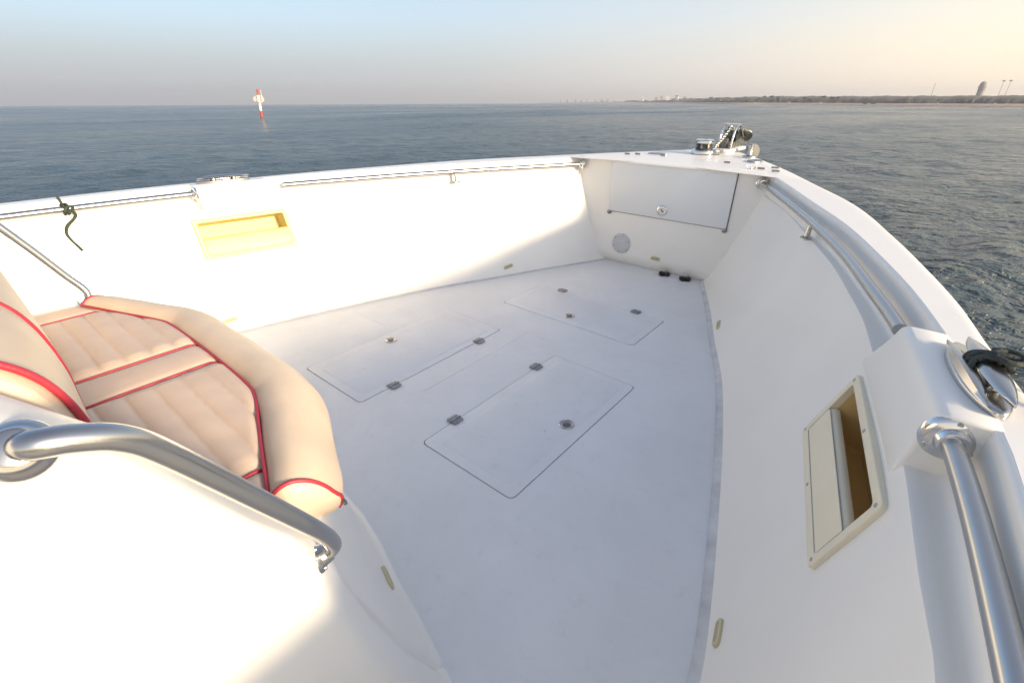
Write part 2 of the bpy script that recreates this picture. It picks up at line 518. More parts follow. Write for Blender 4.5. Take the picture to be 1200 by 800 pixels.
# aft edge strip of the foredeck down to the bulkhead
link('gunwale', bm, GELTOP, boat, angle=50)

# outer hull
bm = bmesh.new()
for s in (-1, 1):
    rows = []
    for y in yl:
        w3 = W3(y)
        rows.append([Vector((s * max(w3 - .012, .02), y, ZG - .058)), Vector((s * max(w3 * (.97 if y < 2.5 else .97 - .12 * (y - 2.5)), .018), y - .02, .3)),
                     Vector((s * max(w3 * (.92 if y < 2.2 else .92 - .22 * (y - 2.2)), .016), y - .12 * max(0, y - 2.5), -.3)), Vector((s * max(w3 * (.86 if y < 1.8 else .86 - .3 * (y - 1.8)), .014), y - .3 * max(0, y - 2.5), -.9)), Vector((0, y - .4 * max(0, y - 2.5), -1.25))])
    add_grid(bm, rows)
add_box(bm, (2.9, .05, 1.5), (0, -3.52, -.1))
add_box(bm, (2.45, .05, .62), (0, -3.46, .30))
link('hull', bm, HULLP, boat, angle=50)

# ---- bow bulkhead
bm = bmesh.new()
rows = []
for i in range(15):
    z = ZG * i / 14
    t = z / ZG
    hw = (wallx(YB, z) if z < ZL else W1(YB) + (W2(YB) - W1(YB)) * (z - ZL) / (ZG - ZL)) + .012
    y = YB + .042 * (1 - min(1, z / .05)) ** 2
    rows.append([Vector((hw * (k / 12 * 2 - 1), y + 0.0, z)) for k in range(13)])
add_grid(bm, rows)
# rounded shoulder onto the foredeck
rows = []
for k in range(7):
    a = R(90 * k / 6)
    r_ = .016
    rows.append([Vector((0.585 * (j / 12 * 2 - 1), YB - .002 + r_ * (1 - math.cos(a)) * 1.3 - .016, ZG - r_ + r_ * math.sin(a) + .0095)) for j in range(13)])
rows.append([Vector((0.585 * (j / 12 * 2 - 1), YB + .06, ZG + .0101)) for j in range(13)])
add_grid(bm, rows)
link('bow_bulkhead', bm, GEL, boat, angle=50)

# locker door on the bulkhead
dB = Matrix(((1, 0, 0), (0, 0, -1), (0, 1, 0)))      # local (x, z-up, -y out)
bm = bmesh.new()
loop = rrect(-.352, .447, .366, .688, .006, 3)
add_prism(bm, [(x, z) for x, z in rrect(-.3555, .4515, .3615, .69, .007, 3)], -.005, .0045, dB, (0, YB, 0))
gk = link('door_gap_shade', bm, GAP, boat)  # dark slab standing in for the shade in the gap round the door
bm = bmesh.new()
add_prism(bm, loop, -.004, .013, dB, (0, YB, 0), bevel=.003)
door = link('locker_door', bm, DOORM, boat)
gk.parent = door
bm = bmesh.new()
add_lathe(bm, [(0, 0), (.034, 0), (.034, .003), (.030, .006), (.026, .0065), (.024, .003), (.015, .003), (.014, .006), (0, .0065)], (.037, YB - .013, .418), (0, -1, 0), seg=30)
l = link('door_latch', bm, CHROME, door)
bm = bmesh.new()
add_box(bm, (.024, .006, .009), (.037, YB - .021, .418), Matrix.Rotation(R(40), 3, 'Y'), .002)
link('latch_handle', bm, DARKST, l)
for x in (-.345, .44):
    bm = bmesh.new()
    add_lathe(bm, [(0, 0), (.015, 0), (.014, .008), (.008, .012), (0, .0125)], (x, YB - .005, .357), (0, -1, 0), seg=16)
    link('door_hinge', bm, DARKST, door)

# round inspection plate
bm = bmesh.new()
pc = Vector((-.231, YB - .001, .151))
add_lathe(bm, [(0, 0), (.070, 0), (.070, .003), (.066, .006), (.054, .0065), (.052, .0045), (.049, .0045), (.047, .007), (0, .0075)], pc, (0, -1, 0), seg=44)
pl = link('inspection_plate', bm, PLATE, boat)
for k in range(6):
    a = R(60 * k + 20)
    bm = bmesh.new()
    add_lathe(bm, [(.0042, 0), (.0035, .002), (0, .0024)], pc + Vector((.061 * math.cos(a), -.0062, .061 * math.sin(a))), (0, -1, 0), seg=10)
    link('screw', bm, DARKST, pl)
for dx in (-.006, .016):
    bm = bmesh.new()
    add_lathe(bm, [(.009, 0), (.0085, .002), (.006, .0035), (0, .0035)], pc + Vector((dx + .008, -.0072, .012 + dx * .4)), (0, -1, 0), seg=14)
    link('finger_hole', bm, SEAM, pl)

# ---- oval drain caps
def drain(p, n, tang, L=.034, Wd=.013, lab=None, mat=IVORY):
    n = Vector(n).normalized(); tang = Vector(tang)
    u = (tang - n * tang.dot(n)).normalized()
    B = Matrix((u, n.cross(u), n)).transposed()
    loop = []
    for k in range(16):
        a = R(-90 + 180 * k / 15); loop.append((L - Wd + Wd * math.cos(a), Wd * math.sin(a)))
    for k in range(16):
        a = R(90 + 180 * k / 15); loop.append((-(L - Wd) + Wd * math.cos(a), Wd * math.sin(a)))
    bm = bmesh.new()
    add_prism(bm, loop, -.006, .0075, B, p, bevel=.004)
    o = link('drain_cap', bm, mat, boat)
    if lab: o['label'] = lab
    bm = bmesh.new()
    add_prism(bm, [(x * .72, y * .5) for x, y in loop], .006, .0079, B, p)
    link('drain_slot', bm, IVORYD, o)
for y, z, s in ((2.325, .052, -1), (2.345, .045, 1), (0.765, .050, 1), (0.755, .062, -1)):
    drain(wallp(y, z, s), wall_normal(y, z, s), (0, 1, 0), .036 if z != .05 else .034, .0125)
drain((.034, YB + .0, .095), (0, -1, 0), (1, 0, 0))

# ---- cleat blocks, pockets, cleats, rails, both sides
BY0, BY1 = 0.812, 1.160
def block(s):
    bm = bmesh.new()
    rows = []
    # stations along y with end faces leaning in towards the top
    st = []
    n = 12
    for i in range(n + 1):
        t = i / n
        yb = 0.842 - .012 + (1.222 + .012 - .830) * t          # at the ledge
        yt = BY0 + .008 + (BY1 - .02 - BY0) * t                # at the top inner edge
        xw_b, xw_t = wallx(yb, .53) - .0035, interp([(0, 1.388), (1, 1.322)], t)
        st.append([Vector((s * (wallx(yb, .552) + .001), yb, .552)), Vector((s * (wallx(yb, .558) - .003), yb, .558)),
                   Vector((s * (xw_t - .010), yt + (yb - yt) * .35, .645)),
                   Vector((s * (xw_t - .001), yt + (yb - yt) * .06, .684)), Vector((s * (xw_t + .005), yt, .6915)), Vector((s * (xw_t + .013), yt, .6937)),
                   Vector((s * (xw_t + .035), yt, .6940)), Vector((s * (W2(yt) + .008), yt, .6938)), Vector((s * (W2(yt) + .014), yt, .690))])
    vs = [[bm.verts.new(p) for p in r] for r in st]
    for a, b in zip(vs, vs[1:]):
        for k in range(len(a) - 1): bm.faces.new((a[k], a[k + 1], b[k + 1], b[k]))
    # ends: fan to the recess
    for r in (vs[0], vs[-1]):
        y = sum(v.co.y for v in r) / len(r)
        base = [bm.verts.new((s * (W2(r[1].co.y) + .02), r[1].co.y, .57)), bm.verts.new((s * (W1(r[1].co.y) - .004), r[1].co.y, .555))]
        bm.faces.new(r[1:] + base)
    o = link('cleat_block', bm, GEL, boat, angle=60)
    md = o.modifiers.new('bev', 'BEVEL'); md.width = .009; md.segments = 4; md.limit_method = 'ANGLE'; md.angle_limit = R(40); md.harden_normals = False
    return o
for s in (-1, 1): block(s)

def pocket(s):
    y0, y1, z0, z1 = 0.757, 1.184, 0.355, 0.545
    # frame plane through the wall
    yc, zc = (y0 + y1) / 2, (z0 + z1) / 2
    def P(y, z, d=0.0):
        # bilinear on the four wall corners, pushed d inboard
        ty = (y - y0) / (y1 - y0); tz = (z - z0) / (z1 - z0)
        c = [wallp(y0, z0, s), wallp(y1, z0, s), wallp(y0, z1, s), wallp(y1, z1, s)]
        p = (c[0] * (1 - ty) + c[1] * ty) * (1 - tz) + (c[2] * (1 - ty) + c[3] * ty) * tz
        return p + nrm * (d + .0035)
    nrm = wall_normal(yc, zc, s)
    root = None
    fw = .019
    # frame: outer rounded loop -> top -> inner loop -> down into the bin
    fm = CREAM_LIT if s < 0 else CREAM_SHADE  # sunlit and shaded tints of one plastic, chosen by side
    bm = bmesh.new()
    n = 5
    def loop(ins, r): return rrect(y0 + ins, y1 - ins, z0 + ins, z1 - ins, r, n)
    rows = [[P(y, z, -.012) for y, z in loop(0, .013)], [P(y, z, .003) for y, z in loop(0, .010)], [P(y, z, .0045) for y, z in loop(.001, .010)], [P(y, z, .005) for y, z in loop(.003, .009)],
            [P(y, z, .005) for y, z in loop(fw - .003, .011)], [P(y, z, .004) for y, z in loop(fw, .010)], [P(y, z, -.014) for y, z in loop(fw, .010)]]
    add_grid(bm, rows, True)
    root = link('storage_pocket', bm, fm, boat, angle=50)
    root['label'] = 'cream storage pocket in the sunlit port side, coloured as sunlit' if s < 0 else 'cream storage pocket in the shaded starboard side, coloured as shaded'
    # bin behind
    bm = bmesh.new()
    a = [P(y, z, -.010) for y, z in loop(fw, .010)]
    b = [P(y, z, -.115) for y, z in loop(fw + .006, .012)]
    vs = add_grid(bm, [a, b], True)
    bm.faces.new(vs[-1])
    link('pocket_bin', bm, BIN_LIT if s < 0 else BIN_SHADE, root, angle=50)
    # tilted front panel covering the lower part, its upper lip rolled inwards
    zs = z0 + fw + (z1 - z0 - 2 * fw) * .50
    bm = bmesh.new()
    m = .003
    prof = [(z0 + fw + m, .001), (z0 + fw + m, .0035), (zs - .006, .0035), (zs, .002), (zs + .004, -.003), (zs + .007, -.010), (zs + .006, -.016)]
    rows = [[P(y, z, d) for z, d in prof] for y in [y0 + fw + m + (y1 - y0 - 2 * fw - 2 * m) * k / 8 for k in range(9)]]
    add_grid(bm, rows)
    link('pocket_panel', bm, fm, root, angle=40)
    bm = bmesh.new()
    lp_ = [P(y, z, .0032) for y, z in rrect(y0 + fw + .0012, y1 - fw - .0012, z0 + fw + .0012, zs + .001, .003, 3)]
    add_tube(bm, lp_, .0011, 6, True)
    link('panel_gap_shade', bm, GROOVE, root)  # thin grey tube drawn as the shaded gap round the panel
    for (y, z) in ((y0 + .013, z0 + .013), (y1 - .013, z0 + .013), (y0 + .013, z1 - .013), (y1 - .013, z1 - .013), (yc, z1 - .011), (yc, z0 + .011)):
        bm = bmesh.new()
        add_lathe(bm, [(.0042, -.001), (.004, .001), (.0025, .0016), (0, .0012)], P(y, z, .0048), nrm, seg=12)
        link('screw', bm, HINGE, root)
for s in (-1, 1): pocket(s)

def flange(parent, p, n, r=.038, mat=CHROME, tube=.016, screws=True):
    bm = bmesh.new()
    p = Vector(p)
    add_lathe(bm, [(0, -.002), (r, -.002), (r, .002), (r * .96, .005), (r * .80, .0085), (tube * 1.38, .011), (tube * 1.28, .018), (tube * 1.20, .022), (tube * 1.02, .023)], p, n, seg=36)
    f = link('flange', bm, mat, parent)
    B = basis(n)
    for k in range(3 if screws else 0):
        a = R(90 + 120 * k)
        bm = bmesh.new()
        add_lathe(bm, [(.0042, 0), (.0036, .0018), (.0014, .0022), (0, .0012)], p + B @ Vector((math.cos(a) * r * .76, math.sin(a) * r * .76, .0078)), n, seg=14)
        link('screw', bm, STEELW, f)
    return f

RAILTAB = [(-1.4, 1.487), (-0.4, 1.487), (0.2, 1.474), (0.445, 1.457), (0.795, 1.415), (1.226, 1.322), (1.472, 1.244), (1.76, 1.147), (2.10, 1.008), (2.44, 0.853), (2.975, 0.592)]
RX = Curve1(RAILTAB)
def rail_pt(y, s): return Vector((s * RX(y), y, .655 - .006 * max(0, (y - 1.2) / 1.8)))
def rails(s):
    # fore rail
    pts = [rail_pt(1.215 + (2.985 - 1.215) * i / 40, s) for i in range(41)]
    bm = bmesh.new(); add_tube(bm, pts, .0140, 20)
    r = link('grab_rail', bm, STEEL, boat, angle=60)
    r['label'] = 'long grab rail along the %s bow' % ('sunlit port' if s < 0 else 'shaded starboard')
    flange(r, pts[-1] + (pts[-1] - pts[-2]).normalized() * .0, pts[-2] - pts[-1], .034)
    yb = 2.15
    p = rail_pt(yb, s); b = Vector((p.x - s * .004, yb, ZL + .006))
    bm = bmesh.new()
    add_tube(bm, [b + Vector((0, 0, .002)), p - Vector((0, 0, .006))], lambda t: .0085 + .002 * (1 - t) ** 2, 14)
    add_lathe(bm, [(0, -.003), (.021, -.003), (.020, .003), (.010, .006), (0, .006)], b, (0, 0, 1), seg=20, sx=1.0, sy=1.6)
    link('rail_bracket', bm, STEELW, r)
    # aft rail
    pts = [rail_pt(-1.3 + (0.818 + 1.3) * i / 40, s) for i in range(41)]
    bm = bmesh.new(); add_tube(bm, pts, .0140, 20)
    r = link('grab_rail', bm, STEEL, boat, angle=60)
    r['label'] = 'grab rail entering the aft face of the %s cleat block' % ('port' if s < 0 else 'starboard')
    flange(r, pts[-1] + Vector((0, .010, 0)), pts[-2] - pts[-1], .038)
    for yb in (-0.5,):
        p = rail_pt(yb, s); b = Vector((p.x - s * .004, yb, ZL + .006))
        bm = bmesh.new()
        add_tube(bm, [b, p], .009, 12)
        add_lathe(bm, [(0, -.003), (.021, -.003), (.020, .003), (.010, .006), (0, .006)], b, (0, 0, 1), seg=20, sy=1.6)
        link('rail_bracket', bm, STEELW, r)
for s in (-1, 1): rails(s)

# pull-up cleats: oval base plate with two lengthwise wings
def cleat(s):
    c = Vector((s * 1.427, .972, .6965))
    t = Vector((s * -.205, .979, 0)).normalized()        # along the gunwale
    n = Vector((0, 0, 1)); u = n.cross(t)
    B = Matrix((t, u, n)).transposed()
    def oval(L, Wd, e=2.2):
        o = []
        for k in range(40):
            a = 2 * math.pi * k / 40
            o.append((L * math.copysign(abs(math.cos(a)) ** (2 / e), math.cos(a)), Wd * math.copysign(abs(math.sin(a)) ** (2 / e), math.sin(a)) * (1 - .25 * abs(math.cos(a)) ** 3)))
        return o
    bm = bmesh.new()
    add_prism(bm, oval(.122, .031), -.002, .008, B, c, bevel=.004)
    cl = link('cleat', bm, CLEATM, boat, angle=50)
    cl['label'] = 'oval steel cleat on the %s block' % ('port' if s < 0 else 'starboard')
    # raised horn: boat-shaped body on two legs
    bm = bmesh.new()
    rows = []
    for i in range(17):
        q = -1 + 2 * i / 16
        w = .0165 * (1 - abs(q) ** 2.6) + .0015
        zt = .031 - .008 * q * q
        zb = .021 - .005 * q * q - .004 * (1 - abs(q) ** 2)
        rows.append([c + B @ Vector((q * .116, w * yy * 1.0 - .0095, zb + (zt - zb) * zz)) for yy, zz in ((-1, .35), (-.8, .82), (-.3, 1.0), (.3, 1.0), (.8, .82), (1, .35), (.7, .05), (0, 0), (-.7, .05))])
    vs = add_grid(bm, rows, True)
    bm.faces.new(vs[0]); bm.faces.new(vs[-1])
    for q in (-.045, .045):
        add_lathe(bm, [(.012, 0), (.009, .010), (.009, .020)], c + B @ Vector((q, -.0095, .004)), (0, 0, 1), seg=16)
    link('cleat_horn', bm, CLEATM, cl, angle=50)
    bm = bmesh.new()
    rows = []
    for i in range(13):
        q = -1 + 2 * i / 12
        w = .0105 * (1 - abs(q) ** 2.4) + .001
        rows.append([c + B @ Vector((q * .115, +.0165 + w * yy, .0075 + zz * .014 * (1 - q * q * .7))) for yy, zz in ((-1, 0), (-.7, .8), (0, 1), (.7, .8), (1, 0))])
    add_grid(bm, rows)
    link('cleat_lip', bm, CLEATM, cl, angle=50)
    return c, B
cS, BS = cleat(1); cleat(-1)

# ---- foredeck fittings
def deck_slot(x, y, ang, L=.042, W=.006):
    bm = bmesh.new()
    Rm = Matrix.Rotation(R(ang), 3, 'Z')
    add_prism(bm, rrect(-L / 2, L / 2, -W / 2, W / 2, W * .4, 3), .004, .0135, Rm, (x, y, ZG), bevel=.001)
    link('deck_slot', bm, DARKST, boat)
for a in ((-.418, 3.313, 0), (-.36, 3.36, 0), (-.181, 3.39, 0), (.281, 3.315, 0), (.478, 3.163, 65), (.520, 3.175, 0), (.575, 3.262, 10), (.612, 3.12, 12)): deck_slot(*a)
# oval stainless deck fill plate (port) and flush pop-up cleat (starboard)
bm = bmesh.new()
add_lathe(bm, [(0, .004), (.075, .004), (.074, .011), (.06, .014), (.02, .0145), (0, .013)], (-.255, 3.47, ZG), seg=32, sy=.55)
link('flush_cleat', bm, STEEL, boat)
bm = bmesh.new()
add_lathe(bm, [(0, .004), (.055, .004), (.054, .011), (.045, .014), (.02, .012), (0, .011)], (.395, 3.50, ZG), seg=32, sx=.8, sy=1.25)
link('flush_cleat', bm, HINGE, boat)
# windlass
wc = Vector((-.008, 3.68, ZG + .010))
bm = bmesh.new()
add_lathe(bm, [(0, 0), (.082, 0), (.083, .016), (.078, .024), (.066, .028), (.05, .030), (0, .030)], wc, seg=40)
wl = link('windlass', bm, CHROME, boat)
bm = bmesh.new()
add_lathe(bm, [(.058, .030), (.062, .034), (.050, .042), (.046, .050), (.050, .058), (.063, .066), (.060, .070)], wc, seg=36)
for k in range(8):
    a = R(45 * k); add_box(bm, (.016, .010, .026), wc + Vector((.053 * math.cos(a), .053 * math.sin(a), .050)), Matrix.Rotation(a, 3, 'Z'), .002)
link('windlass_gypsy', bm, DARKST, wl)
bm = bmesh.new()
add_lathe(bm, [(.062, .070), (.064, .074), (.064, .086), (.058, .092), (.022, .094), (.020, .090), (0, .090)], wc, seg=36)
link('windlass_cap', bm, CHROME, wl)
bm = bmesh.new()
add_box(bm, (.05, .08, .03), wc + Vector((.085, .03, .014)), Matrix.Rotation(R(-15), 3, 'Z'), .006)
link('chain_guide', bm, STEELW, wl)
# bow roller: raised plinth, cheeks, bail, roller, pawl
bm = bmesh.new()
add_box(bm, (.15, .46, .022), (.045, 4.02, ZG + .014), None, .006)
rl = link('bow_roller', bm, GELTOP, boat)
for x in (.0, .092):
    bm = bmesh.new()
    B = Matrix(((0, 0, 1), (1, 0, 0), (0, 1, 0)))   # local (y, z) -> extrude x
    add_prism(bm, [(3.94, .0), (3.94, .028), (4.02, .040), (4.12, .062), (4.22, .075), (4.34, .06), (4.38, .02), (4.30, .0), (4.12, -.005)], -.003, .003, B, (x, 0, ZG + .026))
    link('roller_cheek', bm, STEELW, rl)
    bm = bmesh.new()
    add_tube(bm, catmull([(x, 3.955, ZG + .030), (x, 3.965, ZG + .10), (x, 4.0, ZG + .165), (x, 4.06, ZG + .182), (x, 4.12, ZG + .165), (x, 4.19, ZG + .12), (x, 4.22, ZG + .09)], 6), .0075, 10)
    link('roller_hoop', bm, CHROME, rl)
bm = bmesh.new()
add_box(bm, (.105, .060, .006), (.046, 4.055, ZG + .188), None, .002)
link('roller_bail', bm, CHROME, rl)
bm = bmesh.new()
add_lathe(bm, [(.0, -.04), (.034, -.04), (.022, -.012), (.020, 0), (.022, .012), (.034, .04), (0, .04)], (.046, 4.10, ZG + .085), (1, 0, 0), seg=24)
link('roller_wheel', bm, RUBBER, rl)
bm = bmesh.new()
add_box(bm, (.040, .05, .07), (.035, 3.99, ZG + .058), None, .008)
link('chain_stopper', bm, DARKST, rl)
# second pale wheel on the starboard side of the stem
bm = bmesh.new()
add_lathe(bm, [(0, -.012), (.050, -.012), (.054, -.006), (.054, .006), (.050, .012), (.018, .012), (0, .016)], (.232, 4.03, ZG + .012), (.75, -.6, .15), seg=36)
link('guide_wheel', bm, PALE, boat)
# post fairlead
bm = bmesh.new()
add_lathe(bm, [(0, .003), (.05, .003), (.048, .012), (.022, .020), (.017, .030), (.015, .070), (.017, .082), (.012, .090), (0, .092)], (.300, 3.70, ZG), seg=24)
link('mooring_post', bm, STEELW, boat)

# ---- console with forward seat pod
def front0(x):   # base outline on the floor
    return interp([(0, .495), (.265, .475), (.40, .448), (.524, .408), (.657, .370), (.787, .322), (.87, .272), (.95, .22)], abs(x))
def front1(x):   # under the cushion
    return interp([(0, .405), (.3, .375), (.5, .300), (.62, .245), (.74, .184), (.79, .156), (.83, .134)], abs(x))
def console_col(x, xs, wing):
    y0, y1 = front0(x), front1(x)
    r = xs
    def X(z): return math.copysign(abs(x) * (1 + .055 * max(0, (.52 - z) / .52) ** 1.3 * max(0, min(1, (abs(x) - .55) / .2))), x)
    pr = [(y0 + .012, .0), (y0 - .004, .006), (y0 - .012, .02), (y0 + (y1 - y0) * .35 - .008, .15), (y0 + (y1 - y0) * .72, .32)]
    if wing:
        pr += [(y1 + .010, .50), (y1 + .003, .555), (min(.152, y1 - .002), .590), (min(.134, y1 - .010), .622), (.100, .680), (.028, .822), (-.022, .888), (-.048, .908), (-.095, .925)]
    else:
        pr += [(y1 + .005, .425), (y1, .44), (y1 - .02, .446), (.1, .449), (.0, .450), (-.085, .452), (-.092, .60), (-.105, .93), (-.13, .985)]
    pr += [(-.6, 1.0), (-1.30, 1.0), (-1.36, .97), (-1.38, 0.0)]
    return [Vector((X(z), y - (r * .45 if (wing and 7 < k < len(pr) - 4) else r), z - (r * .25 if (wing and 7 < k < len(pr) - 4) else 0))) for k, (y, z) in enumerate(pr)]
bm = bmesh.new()
half = [(0, 0, 0), (.15, 0, 0), (.3, 0, 0), (.42, 0, 0), (.54, 0, 0), (.64, 0, 0), (.70, 0, 0), (.737, 0, 0), (.744, 0.010, 1), (.748, .003, 1), (.755, 0, 1), (.77, 0, 1), (.79, 0, 1), (.804, .0005, 1), (.811, .003, 1), (.8155, .007, 1), (.8185, .0125, 1), (.8195, .018, 1), (.820, .024, 1)]
cols = [console_col(-x, rr, w) for x, rr, w in reversed(half[1:])] + [console_col(x, rr, w) for x, rr, w in half]
vs = add_grid(bm, cols)
for rg in (vs[0], vs[-1]):
    front = [v.co.copy() for v in rg[:14]]
    rows = []
    for p in front:
        n_ = 10
        rows.append([p + (Vector((p.x, -1.375, p.z)) - p) * (k / n_) for k in range(n_ + 1)])
    top = [v.co.copy() for v in rg[14:16]]
    rows.append([top[0] + (top[1] - top[0]) * (k / 10) for k in range(11)])
    add_grid(bm, rows)
bmesh.ops.remove_doubles(bm, verts=bm.verts, dist=.0002)
console = link('console', bm, GEL, boat, angle=48)
console['label'] = 'white console moulding with a forward seat pod and side wings'
x_ = .555
drain((x_, front0(x_) - .020, .050), (.30, .92, .22), (.93, -.36, 0), .036, .012)

# console hand rails on the two wings
def hand_rail(s):
    ctl = [(.829, -.024, .874), (.838, -.022, .880), (.846, -.014, .882), (.847, .004, .876), (.846, .027, .861), (.842, .050, .828), (.834, .103, .728), (.825, .146, .645), (.814, .168, .597), (.806, .178, .568), (.799, .180, .552), (.792, .175, .541), (.786, .164, .536)]
    if s < 0: ctl = ctl[:7] + [(.829, .150, .640), (.823, .195, .550), (.815, .222, .500), (.805, .223, .472), (.796, .207, .456), (.788, .182, .448)]
    pts = catmull([(s * x, y, z) for x, y, z in ctl], 6)
    bm = bmesh.new(); add_tube(bm, pts, .0112, 20)
    r = link('console_hand_rail', bm, STEEL, boat, angle=60)
    r['label'] = 'curved hand rail on the %s wing of the console' % ('port' if s < 0 else 'starboard')
    flange(r, pts[0] - (pts[1] - pts[0]).normalized() * .004, (s * .80, -.05, .60), .0225, STEEL, .0112, False)
    flange(r, pts[-1] + (pts[-1] - pts[-2]).normalized() * .006, (s * .33, .90, .24), .022, STEEL, .0112)
for s in (-1, 1): hand_rail(s)

# ------------------------------------------------------------------ cushions (lift-off things)
seat = empty('seat_cushion', (0, .2, .45))
tag(seat, 'beige quilted seat cushion with red piping and a rounded front bolster', 'cushion')
def sp(p): return Vector(p) - Vector((0, .2, .45))
# panel outline seam
seam_ctl = [(-.605, .176), (-.43, .243), (-.30, .293), (-.22, .306), (0, .310), (.22, .306), (.30, .293), (.43, .243), (.605, .176)]
seamc = Curve1([(p[0], p[1]) for p in seam_ctl])
bm = bmesh.new()
xs = [-.605 + 1.21 * i / 150 for i in range(151)]
rows = []
def ztop(x, y):
    z = .512 + .004 * math.cos(x / .64 * math.pi / 2)
    ax = abs(x)
    if .075 < ax < .515:
        e = min(ax - .075, .515 - ax) / .03
        z += .0075 * min(1, e) * (abs(math.sin(math.pi * (y - .005) / .052)) ** .45 - .45)
        z += .003 * min(1, e)
    elif ax <= .06:
        z += .003 * (1 - (ax / .06) ** 2)
    elif ax > .53:
        z += .003 * math.sin(min(1, (ax - .53) / .1) * math.pi)
    for g in (.068, .522):
        z -= .006 * math.exp(-((ax - g) / .009) ** 2)
    yb = seamc(x)
    z -= .006 * math.exp(-((yb - y) / .010) ** 2)
    z -= .005 * math.exp(-((y - .034) / .008) ** 2)
    return z
NY = 120
for x in xs:
    yb = seamc(x)
    rows.append([sp((x, -.085 + (yb + .085) * k / NY, ztop(x, -.085 + (yb + .085) * k / NY))) for k in range(NY + 1)])
add_grid(bm, rows)
link('seat_panel', bm, VINYL, seat, angle=None)
# bolster
path = [Vector((p[0], p[1], 0)) for p in catmull([(x, y, 0) for x, y in seam_ctl], 8)]
sec = [(-.004, .500), (.004, .514), (.018, .528), (.040, .5355), (.066, .533), (.092, .521), (.116, .500), (.134, .475), (.145, .448), (.146, .424), (.136, .404), (.112, .395), (.05, .393), (-.01, .400)]
bm = bmesh.new()
rows = []
def pnormal(i):
    a = path[max(0, i - 4)]; b = path[min(len(path) - 1, i + 4)]
    t = (b - a).normalized()
    n = Vector((-t.y, t.x, 0))
    k = max(0, 1 - min(i, len(path) - 1 - i) / 14)
    return n.lerp(Vector((math.copysign(.27, n.x), .963, 0)), k).normalized()
secs = catmull([(d * (.93 if d > .05 else 1), z, 0) for d, z in sec], 3)
rnd = random.Random(4)
wr = [rnd.uniform(-1, 1) for _ in range(40)]
for i in range(len(path)):
    n = pnormal(i)
    w = .0016 * (math.sin(i * .37) + .6 * math.sin(i * .83 + 1.2))
    endk = min(i, len(path) - 1 - i)
    sc = 1 - .10 * max(0, (3 - endk) / 3) ** 2
    ke = max(0, 1 - endk / 18); ke = ke * ke * (3 - 2 * ke)
    dsc = sc * (1 - .12 * ke)
    rows.append([sp(path[i] + n * (p.x * dsc + (w if p.y > .45 else 0)) + Vector((0, 0, .475 + (p.y - .475) * sc * (1 - (.38 * ke if p.y < .475 else 0.0))))) for p in secs])
vs = add_grid(bm, rows)
link('seat_bolster', bm, VINYLB, seat, angle=None)
# flat end caps of the bolster
for i, sg in ((0, -1), (len(path) - 1, 1)):
    bm = bmesh.new()
    ring = rows[i]
    c = sum(ring, Vector()) / len(ring)
    t = (path[1] - path[0]).normalized() * -1 if i == 0 else (path[-1] - path[-2]).normalized()
    mid = [c + (p - c) * .93 + t * .006 for p in ring]
    inn = [c + (p - c) * .5 + t * .012 for p in ring]
    vv = add_grid(bm, [ring, mid, inn], True)
    bm.faces.new(vv[-1])
    link('bolster_end', bm, VINYLB, seat, angle=60)
# base under the panel
bm = bmesh.new()
lp = [(-.595, -.085), (.595, -.085), (.595, .16), (.43, .235), (.25, .30), (-.25, .30), (-.43, .235), (-.595, .16)]
add_prism(bm, lp, 0.003, .042, None, (0, -.2, 0))
link('seat_base', bm, VINYLB, seat)
def piping(name, pts, parent, off=Vector((0, 0, 0)), r=.0031):
    bm = bmesh.new(); add_tube(bm, pts, r, 10)
    return link(name, bm, RED, parent, angle=60)
piping('piping', [sp((p.x, p.y, .5125 + .0025)) for p in path], seat, r=.0036)
for x in (-.522, -.068, .068, .522):
    yb = seamc(x)
    piping('piping', [sp((x, .034 + (yb - .036) * k / 16, ztop(x, .034 + (yb - .036) * k / 16) + .003)) for k in range(17)], seat)
piping('piping', [sp((-.60 + 1.2 * k / 60, .034, ztop(-.60 + 1.2 * k / 60, .034) + .003)) for k in range(61)], seat)
for i in (0, len(path) - 1):
    arc = [p for p in rows[i]][1:-9]
    piping('piping', arc, seat, r=.0040)
# snap fastener on the starboard bolster end
bm = bmesh.new()
pe = rows[-1][len(secs) - 14]
add_box(bm, (.012, .006, .008), pe + Vector((.006, .0, -.004)), None, .001)
link('fastener', bm, DARKST, seat)
back = empty('backrest_cushion', (0, -.04, .50))
tag(back, 'beige backrest cushion with red piping against the console', 'cushion')
def bp_(p): return Vector(p) - Vector((0, -.04, .50))
bprof = [(-.080, .545), (-.02, .550), (.012, .60), (.028, .68), (.034, .76), (.034, .80), (.0275, .845), (.014, .880), (-.010, .908), (-.040, .922), (-.078, .926)]
bpr = catmull([(y, z, 0) for y, z in bprof], 5)
def bscale(x):
    ax = abs(x)
    return 0.0 if ax < .40 else -(.018 * min(1, (ax - .40) / .31) ** 1.6)
bm = bmesh.new(); rows = []
bx = [-.715 + 1.43 * i / 90 for i in range(91)]
def brow(x):
    o = bscale(x)
    dip = -.004 * math.exp(-((abs(x) - .50) / .008) ** 2) - .007 * max(0, (abs(x) - .700) / .015) ** 2
    r = []
    for i, p in enumerate(bpr):
        a = bpr[max(0, i - 1)]; b = bpr[min(len(bpr) - 1, i + 1)]
        t = (b - a).normalized(); n = Vector((t.y, -t.x, 0))
        q = p + n * (dip + o * .9)
        r.append(bp_((x, q.x, q.y)))
    return r
rows = [brow(x) for x in bx]
vs = add_grid(bm, rows)
link('backrest_body', bm, VINYLB, back, angle=None)
